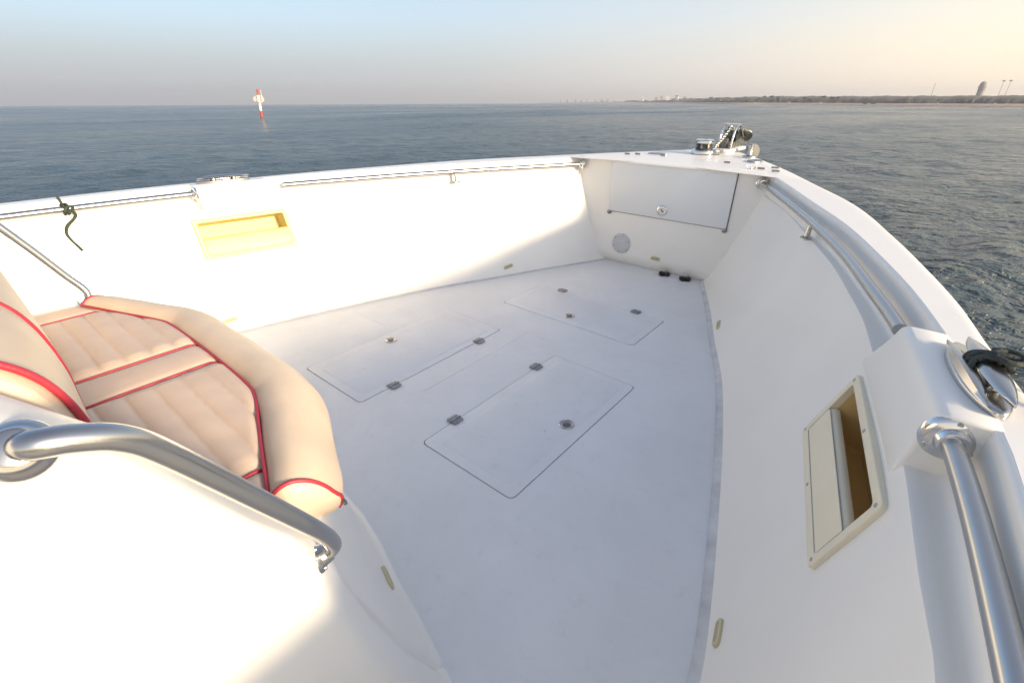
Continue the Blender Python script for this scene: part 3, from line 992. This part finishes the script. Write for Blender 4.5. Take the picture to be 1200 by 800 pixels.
for i in (0, -1):
    bm = bmesh.new()
    ring = rows[i]
    c = sum(ring, Vector()) / len(ring)
    sg = -1 if i == 0 else 1
    mid = [c + (p - c) * .9 + Vector((sg * .006, 0, 0)) for p in ring]
    vv = add_grid(bm, [ring, mid], True); bm.faces.new(vv[-1])
    link('backrest_end', bm, VINYLB, back, angle=60)
for x in (-.705, -.50, .50, .705):
    piping('piping', [p + Vector((0, .002, .001)) for p in brow(x)][4:], back, r=.0036)

# ------------------------------------------------------------------ loose things on the boat
ROOTS = [boat, seat, back]

# mooring line on the starboard cleat: wraps + two tails over the side
rope = empty('mooring_rope', tuple(cS))
tag(rope, 'dark green mooring rope wrapped round the starboard cleat and led overboard', 'rope')
ROOTS.append(rope)
def cl(t, u, n): return BS @ Vector((t, u, n))
# u axis: +u is to port for starboard side?  (u = z x t)
su = -1 if (BS @ Vector((0, 1, 0))).x > 0 else 1     # su*u points to port
def rp(t, port, n): return cl(t, su * port, n)
bm = bmesh.new()
for k, (tt, zz) in enumerate(((-.004, .041), (.010, .044), (.022, .040))):
    ctl = []
    for a in range(0, 360, 30):
        ctl.append(rp(tt + .006 * math.sin(R(a * 2 + 40 * k)), -.010 * -1 * -1 + .0235 * math.cos(R(a)) * 1.0, .020 + (zz - .021) * .95 * math.sin(R(a))))
    add_tube(bm, catmull(ctl, 4, True), .0044, 10, True)
link('rope_turns', bm, ROPE, rope, angle=70)
bm = bmesh.new()
add_tube(bm, catmull([rp(.010, .014, .022), rp(.006, -.008, .040), rp(.004, -.030, .042), rp(.000, -.045, .036), rp(-.014, -.058, .030), rp(-.036, -.072, .022), rp(-.068, -.095, .010), rp(-.10, -.145, -.02), rp(-.12, -.165, -.12), rp(-.12, -.17, -.35)], 8), .0052, 12)
add_tube(bm, catmull([rp(.0, .010, .030), rp(.014, -.016, .044), rp(.020, -.036, .040), rp(.014, -.052, .038), rp(.002, -.066, .032), rp(-.008, -.085, .020), rp(-.016, -.110, .004), rp(-.02, -.16, -.08), rp(-.02, -.165, -.3)], 8), .0052, 12)
add_tube(bm, catmull([rp(.020, -.010, .042), rp(.018, -.028, .046), rp(.006, -.044, .044), rp(-.010, -.040, .040), rp(-.014, -.022, .040), rp(-.004, -.008, .042)], 8), .0046, 12)
link('rope_tail', bm, ROPE, rope, angle=70)

# cord tied to the port rail
yk = .345
pk = rail_pt(yk, -1)
cord = empty('tied_cord', tuple(pk))
tag(cord, 'short dark green cord knotted round the port rail and hanging down', 'cord')
ROOTS.append(cord)
bm = bmesh.new()
for k, dy in enumerate((-.006, .006)):
    add_tube(bm, catmull([(math.cos(R(a)) * .0205, dy + .002 * math.sin(R(a * 2)), math.sin(R(a)) * .0205) for a in range(0, 360, 40)], 4, True), .0052, 9, True)
add_tube(bm, catmull([(.018, .0, .004), (.026, .012, .012), (.022, .022, .004), (.024, .006, -.008), (.030, -.008, -.002), (.026, .004, .014)], 6), .0055, 9)
add_tube(bm, catmull([(-.004, -.004, .018), (-.012, -.004, .030), (-.018, -.006, .044), (-.022, -.006, .050)], 5), .005, 9)
link('cord_knot', bm, CORD, cord, angle=70)
bm = bmesh.new()
add_tube(bm, catmull([(.022, .012, .0), (.034, .020, -.022), (.036, .004, -.040), (.036, -.022, -.062), (.034, -.034, -.092), (.040, -.028, -.122), (.050, -.016, -.150), (.058, -.010, -.166)], 7), .0058, 10)
link('cord_end', bm, CORD, cord, angle=70)

# two black clips on the floor at the foot of the bulkhead
for i, (x, y, ang, lab) in enumerate(((.119, 2.985, -14, 'black plastic clip at the foot of the bow bulkhead, under the ivory drain cap'), (.262, 2.982, -10, 'black plastic clip at the foot of the bow bulkhead, nearer the starboard corner'))):
    e = empty('floor_clip', (x, y, 0)); e.rotation_euler = (0, 0, R(ang))
    tag(e, lab, 'clip', 'black clips by the bulkhead')
    bm = bmesh.new()
    add_box(bm, (.074, .030, .018), (0, 0, .011), None, .006)
    add_box(bm, (.03, .034, .012), (.018, -.004, .022), None, .005)
    link('clip_body', bm, BLACK, e)
    bm = bmesh.new()
    add_tube(bm, catmull([(-.03, -.010, .012), (-.018, -.030, .010), (0, -.034, .007), (.012, -.02, .008)], 5), .005, 9)
    link('clip_loop', bm, BLACK, e)
    ROOTS.append(e)

# anchor in the bow roller and its chain to the windlass
anchor = empty('anchor', (.046, 4.12, ZG + .11))
tag(anchor, 'bright steel anchor stowed in the bow roller', 'anchor')
ROOTS.append(anchor)
bm = bmesh.new()
add_box(bm, (.018, .34, .032), (0, .07, .010), Matrix.Rotation(R(-14), 3, 'X'), .005)
add_tube(bm, catmull([(.0, -.10, .050), (.012, -.118, .062), (0, -.13, .066), (-.012, -.118, .062)], 4, True), .005, 8, True)
link('anchor_shank', bm, CHROME, anchor)
for sg in (-1, 1):
    bm = bmesh.new()
    rows = []
    for i in range(9):
        t = i / 8
        rows.append([Vector((sg * (.01 + .105 * math.sin(t * 1.9) * (1 - .1 * t) * k), .20 - .14 * t + .03 * k, -.06 + .10 * t - .045 * k * k + .03 * k)) for k in (0, .25, .5, .75, 1)])
    add_grid(bm, rows)
    o = link('anchor_fluke', bm, GALV, anchor)
    sm = o.modifiers.new('sol', 'SOLIDIFY'); sm.thickness = .006
chain = empty('anchor_chain', tuple(wc + Vector((.055, .04, .05))))
tag(chain, 'anchor chain running from the windlass up to the bow roller', 'chain')
ROOTS.append(chain)
a_ = wc + Vector((.060, .045, .046)); b_ = Vector((.046, 4.02, ZG + .170))
nl = 17
bm = bmesh.new()
for i in range(nl):
    t = (i + .5) / nl
    p = a_.lerp(b_, t) - Vector((0, 0, .010 * math.sin(math.pi * t)))
    dr = (b_ - a_).normalized()
    Bc = basis(dr) @ Matrix.Rotation(R(90 * (i % 2) + 20), 3, 'Z')
    L, Wd = .0155, .0085
    lk = [Bc @ Vector((Wd * math.cos(R(q)), 0, L * math.sin(R(q)))) + p for q in range(0, 360, 36)]
    add_tube(bm, lk, .0040, 8, True)
o = link('chain_links', bm, GALV, None, angle=70)
o.parent = chain
o.data.transform(Matrix.Translation(-chain.location))

# ------------------------------------------------------------------ world placement: tilt boat + camera so gravity is +Z
u = Vector((-0.01937765, 0.01243347, 0.99973492)).normalized()
T = u.rotation_difference(Vector((0, 0, 1))).to_matrix().to_4x4()
for o in ROOTS:
    o.matrix_world = T @ Matrix.LocRotScale(o.location, o.rotation_euler, o.scale)
# boat-frame mesh data of rope etc is relative to its own root, so nothing else to do

cam = D.cameras.new('camera'); co = D.objects.new('camera', cam); col.objects.link(co)
Mc = Matrix(((0.7679557, -0.3025371, 0.5645488), (0.6404983, 0.3593592, -0.6786921), (0.0024537, 0.8827980, 0.4697464))).to_4x4()
Mc.translation = Vector((1.26590, 0, 1.1016))
co.matrix_world = T @ Mc
cam.sensor_width = 36; cam.lens = 16.599
cam.clip_start = .02; cam.clip_end = 40000
scene.camera = co
CW = (T @ Mc).translation

WZ = -0.85
# ------------------------------------------------------------------ sea
def sea_mat():
    m, nt, b = new_mat('sea_water')
    b.inputs['Base Color'].default_value = (0.046, 0.072, 0.084, 1)
    b.inputs['Roughness'].default_value = 0.11
    b.inputs['IOR'].default_value = 1.333
    tc = N(nt, 'ShaderNodeTexCoord')
    prev = None
    def nz(scale, stretch, rot, detail, dist, strength, rough=.55):
        nonlocal prev
        mp = N(nt, 'ShaderNodeMapping')
        mp.vector_type = 'TEXTURE'
        mp.inputs['Rotation'].default_value = (0, 0, R(rot))
        mp.inputs['Scale'].default_value = (1, stretch, 1)
        nt.links.new(tc.outputs['Object'], mp.inputs['Vector'])
        n = N(nt, 'ShaderNodeTexNoise')
        n.inputs['Scale'].default_value = scale; n.inputs['Detail'].default_value = detail; n.inputs['Roughness'].default_value = rough
        n.inputs['Distortion'].default_value = .3
        nt.links.new(mp.outputs['Vector'], n.inputs['Vector'])
        bp = N(nt, 'ShaderNodeBump')
        bp.inputs['Strength'].default_value = strength; bp.inputs['Distance'].default_value = dist
        nt.links.new(n.outputs['Fac'], bp.inputs['Height'])
        if prev: nt.links.new(prev.outputs['Normal'], bp.inputs['Normal'])
        prev = bp
    nz(.11, 1.5, -40, 4, .9, 1.0, .6)
    nz(.40, 1.6, -62, 4, .60, 1.0, .6)
    nz(1.1, 1.7, -35, 4, .55, 1.0, .6)
    nz(2.7, 1.7, -55, 4, .30, 1.0, .6)
    nz(7.5, 1.4, -45, 3, .07, 1.0, .6)
    nt.links.new(prev.outputs['Normal'], b.inputs['Normal'])
    # wind patches: slow roughness variation
    mp = N(nt, 'ShaderNodeMapping'); mp.inputs['Scale'].default_value = (.03, .012, 1); mp.inputs['Rotation'].default_value = (0, 0, R(-35))
    nt.links.new(tc.outputs['Object'], mp.inputs['Vector'])
    n = N(nt, 'ShaderNodeTexNoise'); n.inputs['Scale'].default_value = 2; n.inputs['Detail'].default_value = 5
    nt.links.new(mp.outputs['Vector'], n.inputs['Vector'])
    mr = N(nt, 'ShaderNodeMapRange'); mr.inputs['From Min'].default_value = .35; mr.inputs['From Max'].default_value = .68
    mr.inputs['To Min'].default_value = .10; mr.inputs['To Max'].default_value = .30
    nt.links.new(n.outputs['Fac'], mr.inputs['Value'])
    nt.links.new(mr.outputs['Result'], b.inputs['Roughness'])
    return m
def build_sea():
    waves = []
    rr = random.Random(11)
    for lam, amp in ((9, .05), (6.2, .04), (4.1, .032), (2.9, .026), (2.1, .02), (1.5, .015), (1.1, .011), (.8, .008), (.6, .006)):
        for _ in range(3):
            th = R(200 + rr.uniform(-50, 50)); k = 2 * math.pi / lam
            waves.append((k * math.cos(th), k * math.sin(th), rr.uniform(0, 6.28), amp * .95, lam))
    az = []
    a = -120.0
    while a < 60: az.append(a); a += .45
    while a < 240: az.append(a); a += 6
    rad = [.8]
    while rad[-1] < 14000:
        rad.append(rad[-1] * (1.018 if rad[-1] < 60 else 1.05) + (.0 if rad[-1] > 3 else .02))
    bm = bmesh.new()
    rows = []
    for r in rad:
        sp_ = max(r * .018, r * R(.45))
        row = []
        for a in az:
            x, y = r * math.sin(R(a)) + CW.x, r * math.cos(R(a)) + CW.y
            z = 0.0
            for kx, ky, ph, am, lam in waves:
                fade = min(1, max(0, lam / (sp_ * 4) - .5)) if r > 2 else 1
                if fade > 0:
                    s_ = math.sin(kx * x + ky * y + ph); z += am * fade * (1 - abs(s_)) * .9 * (1 if s_ > 0 else .9) - am * .4 * fade
            row.append(Vector((x, y, WZ + z * .8)))
        rows.append(row)
    vs = add_grid(bm, rows, True)
    bm.faces.new(vs[0])
    o = link('sea', bm, sea_mat(), None, angle=None)
    for p in o.data.polygons[:1]: pass
    return tag(o, kind='structure')
build_sea()

# ------------------------------------------------------------------ far shore
def polar(az, d, z): return Vector((CW.x + d * math.sin(R(az)), CW.y + d * math.cos(R(az)), z))
SHORE = Curve1([(-37, 2500), (-33, 2100), (-30, 1800), (-27, 1500), (-25, 1250), (-22, 860), (-18, 540), (-14, 440), (-7, 330), (-1, 272), (4.5, 240), (12, 235), (30, 300), (60, 500)])
RID = Curve1([(-37, .02), (-34, .05), (-30, .08), (-26, .15), (-22, .30), (-18, .42), (-14, .47), (-7, .43), (-1, .39), (4, .36), (12, .42), (30, .5), (60, .5)])
LANDM, nt, b = new_mat('scrub_land')
tc = N(nt, 'ShaderNodeTexCoord')
n1 = N(nt, 'ShaderNodeTexNoise'); n1.inputs['Scale'].default_value = .05; n1.inputs['Detail'].default_value = 8; n1.inputs['Roughness'].default_value = .7
nt.links.new(tc.outputs['Object'], n1.inputs['Vector'])
r = N(nt, 'ShaderNodeValToRGB')
r.color_ramp.elements[0].position = .38; r.color_ramp.elements[0].color = (.03, .035, .03, 1)
r.color_ramp.elements[1].position = .62; r.color_ramp.elements[1].color = (.105, .092, .075, 1)
nt.links.new(n1.outputs['Fac'], r.inputs['Fac']); nt.links.new(r.outputs['Color'], b.inputs['Base Color'])
b.inputs['Roughness'].default_value = .9
SAND = plain('beach_sand', (.50, .36, .26), .9, vary=.12, vscale=.05)
FOLI = plain('tree_foliage', (.045, .06, .035), .85, vary=.35, vscale=.6)
TRUNK = plain('tree_trunk', (.12, .09, .06), .9)
BW = plain('white_render', (.72, .69, .63), .8); BT = plain('tan_render', (.46, .36, .26), .8); BG = plain('grey_concrete', (.25, .245, .24), .8)
BROOF = plain('tile_roof', (.28, .13, .08), .8); BWIN = plain('dark_window', (.03, .035, .04), .2)
az_l = [-37 + .4 * i for i in range(243)]
bm = bmesh.new(); rows = []
for a in az_l:
    d = SHORE(a)
    rows.append([polar(a, d * (1 + .004 * math.sin(a * 9.1)), WZ - .3), polar(a, d * 1.012, WZ + .35), polar(a, d * 1.10, WZ + .35 + d * .0026 * min(1, (a + 37) / 14))])
add_grid(bm, rows)
tag(link('beach', bm, SAND, None), kind='structure')
rr = random.Random(3)
bm = bmesh.new(); rows = []
jit = {}
for i, a in enumerate([-37 + .18 * i for i in range(540)]):
    d = SHORE(a)
    k = min(1, max(0, (a + 37) / 12))
    zr = CW.z + 3.2 * d * math.tan(R(RID(a))) * (1 + .05 * math.sin(a * 2.3) + .035 * math.sin(a * 7.7) + .03 * rr.uniform(-1, 1))
    rows.append([polar(a, d * 1.075, WZ + .2), polar(a, d * 1.10, WZ + .5 + d * .0045 * k * rr.uniform(.5, 1.2)), polar(a, d * 1.3, WZ + .6 + (zr - WZ) * .30 * (1 + .25 * rr.uniform(-1, 1))), polar(a, d * 1.9, WZ + (zr - WZ) * .58), polar(a, d * 2.6, WZ + (zr - WZ) * .84), polar(a, d * 3.2, zr), polar(a, d * 4.2, WZ + (zr - WZ) * .7)])
add_grid(bm, rows)
tag(link('land', bm, LANDM, None), kind='structure')

def land_z(a, q):
    d = SHORE(a); zr = CW.z + 3.2 * d * math.tan(R(RID(a)))
    return interp([(1.05, WZ + .5), (1.3, WZ + .6 + (zr - WZ) * .30), (1.9, WZ + (zr - WZ) * .58), (2.6, WZ + (zr - WZ) * .84), (3.2, zr)], q)

# shore trees and bushes: each its own crown + trunk
def shore_tree(a, q, ang_h, ang_w, lab):
    d = SHORE(a) * q
    h = d * R(ang_h); w = d * R(ang_w)
    z = land_z(a, q)
    e = empty('shore_tree', polar(a, d, z - .02 * h))
    bm = bmesh.new(); rg = random.Random(int(a * 1000) + 5)
    for k in range(10):
        c = Vector((rg.uniform(-.35, .35) * w, rg.uniform(-.35, .35) * w, h * rg.uniform(.42, .82)))
        t = bmesh.new(); bmesh.ops.create_icosphere(t, subdivisions=2, radius=1)
        sx = w * rg.uniform(.16, .30); sz = h * rg.uniform(.13, .24)
        for v in t.verts:
            f_ = 1 + rg.uniform(-.28, .28)
            v.co = Vector((v.co.x * sx * f_, v.co.y * sx * f_, v.co.z * sz * f_)) + c
        me = D.meshes.new('t'); t.to_mesh(me); t.free(); bm.from_mesh(me); D.meshes.remove(me)
    link('crown', bm, FOLI, e, angle=20)
    bm = bmesh.new(); add_tube(bm, [(0, 0, -.05 * h), (0, 0, h * .6)], lambda t: h * (.05 - .02 * t), 6)
    link('trunk', bm, TRUNK, e)
    tag(e, lab, 'tree', 'trees along the far shore')
    return e
rt = random.Random(21)
tl = 'small dark tree or bush in the hazy row along the far shore'
for a in [-27.6, -27.3, -26.9, -26.6, -26.3] + [-23.6 + .62 * i + rt.uniform(-.25, .25) for i in range(26)]:
    shore_tree(a, rt.uniform(1.08, 1.5), rt.uniform(.13, .22), rt.uniform(.25, .6), tl)
for a, lab in ((-6.1, 'lone dark bush on the beach left of the lattice mast'), (-5.5, 'dark shrub on the beach just left of the lattice mast')):
    shore_tree(a, 1.05, .13, .34, lab)

# far skyline at the very end of the land: small towers and palms on the horizon
def house(a, q, wd, hd, mat, lab, roof=None, group='buildings on the far shore'):
    d = SHORE(a) * q; w = d * R(wd); h = d * R(hd)
    e = empty('shore_building', polar(a, d, land_z(a, q) - .25 * h))
    e.rotation_euler = (0, 0, -R(a) + rt.uniform(-.3, .3))
    bm = bmesh.new()
    add_box(bm, (w, w * .7, h * 1.25), (0, 0, h * .625))
    if not roof: add_box(bm, (w * 1.03, w * .73, h * .08), (0, 0, h * 1.27))
    link('walls', bm, mat, e)
    if roof:
        bm = bmesh.new()
        B = Matrix(((1, 0, 0), (0, 0, 1), (0, 1, 0)))
        add_prism(bm, [(-w * .56, 0), (w * .56, 0), (w * .3, h * .35), (-w * .3, h * .35)], -w * .38, w * .38, B, (0, 0, h * 1.25))
        link('roof', bm, roof, e)
    for k in range(3):
        bm = bmesh.new()
        add_box(bm, (w * .14, .02 * w, h * .22), (w * (-.3 + .3 * k), -w * .355, h * .8))
        link('window', bm, BWIN, e)
    tag(e, lab, 'building', group)
hz = 'tiny hazy block on the horizon at the far end of the land'
for a in (-34.6, -33.9, -33.0, -32.4, -31.8, -30.9, -30.2, -29.6, -28.9):
    house(a, 1.15, rt.uniform(.08, .26), rt.uniform(.18, .36), BG, hz)
house(-26.1, 1.4, .36, .22, BW, 'broad white building at the left end of the shore settlement', None)
house(-25.9, 1.45, .14, .42, BW, 'slender white tower of the left shore building', None)
house(-24.6, 1.5, .3, .34, BT, 'tan block with flat roof in the shore settlement')
house(-24.1, 1.6, .22, .42, BG, 'grey block, tallest of the shore settlement')
house(-23.5, 1.5, .4, .34, BW, 'long white block in the middle of the shore settlement')
house(-22.6, 1.6, .32, .32, BW, 'white block with red roof right of the long white one', BROOF)
house(-21.8, 1.6, .35, .29, BT, 'low tan block at the right of the shore settlement')
house(-18.3, 1.12, .16, .22, BT, 'small tan beach house, taller of the bright pair', BROOF)
house(-17.6, 1.12, .12, .18, BW, 'small white beach hut, right of the tan one')
for a, lab in ((-15.2, 'white beach hut among the dark trees'), (-12.2, 'pale beach hut left of the long low house'), (-9.6, 'white beach cabin nearest the long low house'), (-1.0, 'low white beach cabin below the lattice mast'), (2.6, 'low white beach cabin below the domed tower')):
    house(a, 1.07, .16, .10, BW, lab)
house(-8.1, 1.08, .5, .11, BT, 'long low house with red roof behind the beach', BROOF)

# domed tower, lattice mast, two flood-light masts on the ridge
def ridge_base(a, q=3.0): return polar(a, SHORE(a) * q, land_z(a, q) - 1.0), SHORE(a) * q
p, d = ridge_base(1.45)
e = empty('domed_tower', p); tag(e, 'dark rounded tower with a domed top, largest thing on the ridge', 'tower')
h = d * R(1.10)
bm = bmesh.new()
add_lathe(bm, [(h * .25, 0), (h * .25, h * .08), (h * .21, h * .1), (h * .205, h * .5), (h * .225, h * .58), (h * .24, h * .6), (h * .24, h * .66), (h * .22, h * .68)], (0, 0, 0), seg=28)
link('tower_shaft', bm, BG, e, angle=30)
bm = bmesh.new()
add_lathe(bm, [(h * .215, h * .67), (h * .215, h * .78), (h * .18, h * .90), (h * .11, h * .97), (0, h)], (0, 0, 0), seg=28)
link('dome', bm, BG, e, angle=30)
for k in range(10):
    bm = bmesh.new()
    aa = R(36 * k); add_box(bm, (h * .012, h * .06, h * .05), (h * .21 * math.cos(aa), h * .21 * math.sin(aa), h * .42), Matrix.Rotation(aa, 3, 'Z'))
    link('window', bm, BWIN, e)
def mast(a, hd, lab, head):
    p, d = ridge_base(a); h = d * R(hd)
    e = empty('flood_light_mast' if head else 'lattice_mast', p)
    tag(e, lab, 'mast', 'flood light masts on the ridge' if head else None)
    bm = bmesh.new(); add_tube(bm, [(0, 0, 0), (0, 0, h)], lambda t: h * (.016 - .006 * t), 8)
    if not head:
        for k in range(9):
            z0 = h * k / 9
            add_tube(bm, [(-h * .02, 0, z0), (h * .02, 0, z0 + h / 9)], h * .004, 5)
            add_tube(bm, [(h * .02, 0, z0), (-h * .02, 0, z0 + h / 9)], h * .004, 5)
    link('mast_pole', bm, BG, e)
    if head:
        bm = bmesh.new(); add_box(bm, (h * .20, h * .05, h * .035), (0, 0, h)); add_box(bm, (h * .13, h * .05, h * .04), (0, 0, h * 1.04))
        link('lamp_rack', bm, BG, e)
mast(-1.6, 1.02, 'thin lattice mast standing alone on the ridge', False)
mast(2.58, 1.08, 'flood light mast next to the domed tower', True)
mast(2.98, 1.09, 'flood light mast farthest to the right on the ridge', True)

# ------------------------------------------------------------------ channel marker
MRED = plain('marker_red', (.46, .06, .04), .5); MWH = plain('marker_white', (.80, .74, .58), .5); MST = plain('marker_rust', (.16, .10, .07), .7); MGR = plain('marker_panel', (.34, .32, .30), .5)
pm = polar(-65.42, 94.3, WZ)
mk = empty('channel_marker', pm); tag(mk, 'red and white channel marker pile with a railed platform standing in the sea', 'navigation marker')
mk.rotation_euler = (0, R(3.0), R(65))
def mtube(name, z0, z1, r, mat, r2=None):
    bm = bmesh.new(); add_tube(bm, [(0, 0, z0), (0, 0, z1)], (lambda t: r + ((r2 or r) - r) * t), 16); return link(name, bm, mat, mk)
mtube('pile_foot', -1.0, .14, .21, MST)
mtube('pile_red_band', .14, 1.0, .20, MRED)
mtube('pile_white_band', 1.0, 2.20, .20, MWH, .19)
bm = bmesh.new(); add_lathe(bm, [(.2, 2.16), (.50, 2.22), (.52, 2.30), (0, 2.30)], seg=16); link('platform', bm, MWH, mk)
bm = bmesh.new()
for k in range(6):
    a = R(60 * k + 15)
    add_tube(bm, [(.6 * math.cos(a), .6 * math.sin(a), 2.3), (.6 * math.cos(a), .6 * math.sin(a), 3.15)], .032, 6)
for z in (2.72, 3.13):
    add_tube(bm, [(.6 * math.cos(R(30 * k)), .6 * math.sin(R(30 * k)), z) for k in range(12)], .03, 6, True)
link('railing', bm, MWH, mk)
for x, y, lab in ((-.75, -.1, 0), (.68, -.25, 1)):
    bm = bmesh.new(); add_box(bm, (.34, .05, .50), (x * .85, y, 2.66), Matrix.Rotation(R(12), 3, 'Z')); link('solar_panel', bm, MGR, mk)
mtube('lantern_post', 2.3, 3.25, .17, MWH)
bm = bmesh.new(); add_tube(bm, [(0, 0, 3.25), (0, 0, 3.85)], .16, 14); add_lathe(bm, [(.2, 3.85), (.2, 3.95), (.08, 4.0), (.05, 4.25), (0, 4.27)], seg=14)
link('lantern', bm, MRED, mk)
bm = bmesh.new(); add_tube(bm, [(.45, .1, 2.3), (.45, .1, 4.0)], .03, 6); link('aerial', bm, MWH, mk)

# ------------------------------------------------------------------ hazy air
bm = bmesh.new()
add_box(bm, (5200, 5200, 64), (CW.x - 700, CW.y + 1500, WZ - 1.6 + 32))
hm = D.materials.new('haze_air'); hm.use_nodes = True
hnt = hm.node_tree; hnt.nodes.remove(hnt.nodes['Principled BSDF'])
pv = N(hnt, 'ShaderNodeVolumePrincipled')
pv.inputs['Color'].default_value = (.93, .92, .93, 1)
pv.inputs['Density'].default_value = .0004
pv.inputs['Anisotropy'].default_value = .3
hnt.links.new(pv.outputs['Volume'], hnt.nodes['Material Output'].inputs['Volume'])
tag(link('haze', bm, hm, None, angle=None), kind='stuff')

# ------------------------------------------------------------------ light
SUN_AZ, SUN_EL = 90.0, 14.5
HAZE_GAIN = 4.1
w = D.worlds.new('World'); scene.world = w; w.use_nodes = True
nt = w.node_tree
bg = nt.nodes['Background']
sky = N(nt, 'ShaderNodeTexSky', sky_type='NISHITA')
sky.sun_disc = False
sky.sun_elevation = R(SUN_EL); sky.sun_rotation = R(SUN_AZ)
sky.air_density = 1.0; sky.dust_density = 1.5; sky.ozone_density = 2.5; sky.altitude = 0
# dusty evening air: a pale band at the horizon, greyer away from the sun and creamier towards it
tcw = N(nt, 'ShaderNodeTexCoord')
sunv = (math.sin(R(SUN_AZ)) * math.cos(R(SUN_EL)), math.cos(R(SUN_AZ)) * math.cos(R(SUN_EL)), math.sin(R(SUN_EL)))
dot = N(nt, 'ShaderNodeVectorMath', operation='DOT_PRODUCT'); dot.inputs[1].default_value = sunv
nt.links.new(tcw.outputs['Generated'], dot.inputs[0])
ra = N(nt, 'ShaderNodeValToRGB')
els = ra.color_ramp.elements
els[0].position = 0.0; els[0].color = (.42, .44, .50, 1)
els[1].position = 1.0; els[1].color = (1.25, .98, .62, 1)
for pos, c in ((.16, (.51, .525, .56)), (.34, (.76, .70, .66)), (.50, (1.08, .91, .70)), (.75, (1.3, 1.06, .72))):
    e = els.new(pos); e.color = (*c, 1)
mrd = N(nt, 'ShaderNodeMapRange'); mrd.inputs['From Min'].default_value = -1.0; mrd.inputs['From Max'].default_value = 1.0
nt.links.new(dot.outputs['Value'], mrd.inputs['Value'])
nt.links.new(mrd.outputs['Result'], ra.inputs['Fac'])
sc_ = N(nt, 'ShaderNodeVectorMath', operation='SCALE'); sc_.inputs['Scale'].default_value = HAZE_GAIN
nt.links.new(ra.outputs['Color'], sc_.inputs[0])
sep = N(nt, 'ShaderNodeSeparateXYZ'); nt.links.new(tcw.outputs['Generated'], sep.inputs[0])
rz = N(nt, 'ShaderNodeValToRGB')
rz.color_ramp.interpolation = 'EASE'
ez = rz.color_ramp.elements
ez[0].position = 0.0; ez[0].color = (.97, .97, .97, 1)
ez[1].position = 1.0; ez[1].color = (.12, .12, .12, 1)
for pos, v in ((.04, .86), (.16, .56), (.40, .24)):
    e = ez.new(pos); e.color = (v, v, v, 1)
nt.links.new(sep.outputs['Z'], rz.inputs['Fac'])
mxs = N(nt, 'ShaderNodeMix', data_type='RGBA')
nt.links.new(rz.outputs['Color'], mxs.inputs[0])
nt.links.new(sky.outputs['Color'], mxs.inputs[6])
nt.links.new(sc_.outputs['Vector'], mxs.inputs[7])
nt.links.new(mxs.outputs[2], bg.inputs['Color'])
bg.inputs['Strength'].default_value = 0.135
sl = D.lights.new('sun', 'SUN'); so = D.objects.new('sun', sl); col.objects.link(so)
sl.energy = 3.6; sl.angle = R(8.5); sl.color = (1.0, .80, .55)
dirv = Vector((math.sin(R(SUN_AZ)) * math.cos(R(SUN_EL)), math.cos(R(SUN_AZ)) * math.cos(R(SUN_EL)), math.sin(R(SUN_EL))))
so.rotation_euler = dirv.to_track_quat('Z', 'Y').to_euler()
so.location = (8, 3, 6)

scene.render.engine = 'CYCLES'
scene.cycles.max_bounces = 8
scene.cycles.use_denoising = True
scene.view_settings.view_transform = 'Standard'
scene.view_settings.look = 'None'
scene.view_settings.exposure = 1.12
scene.view_settings.gamma = 1.0
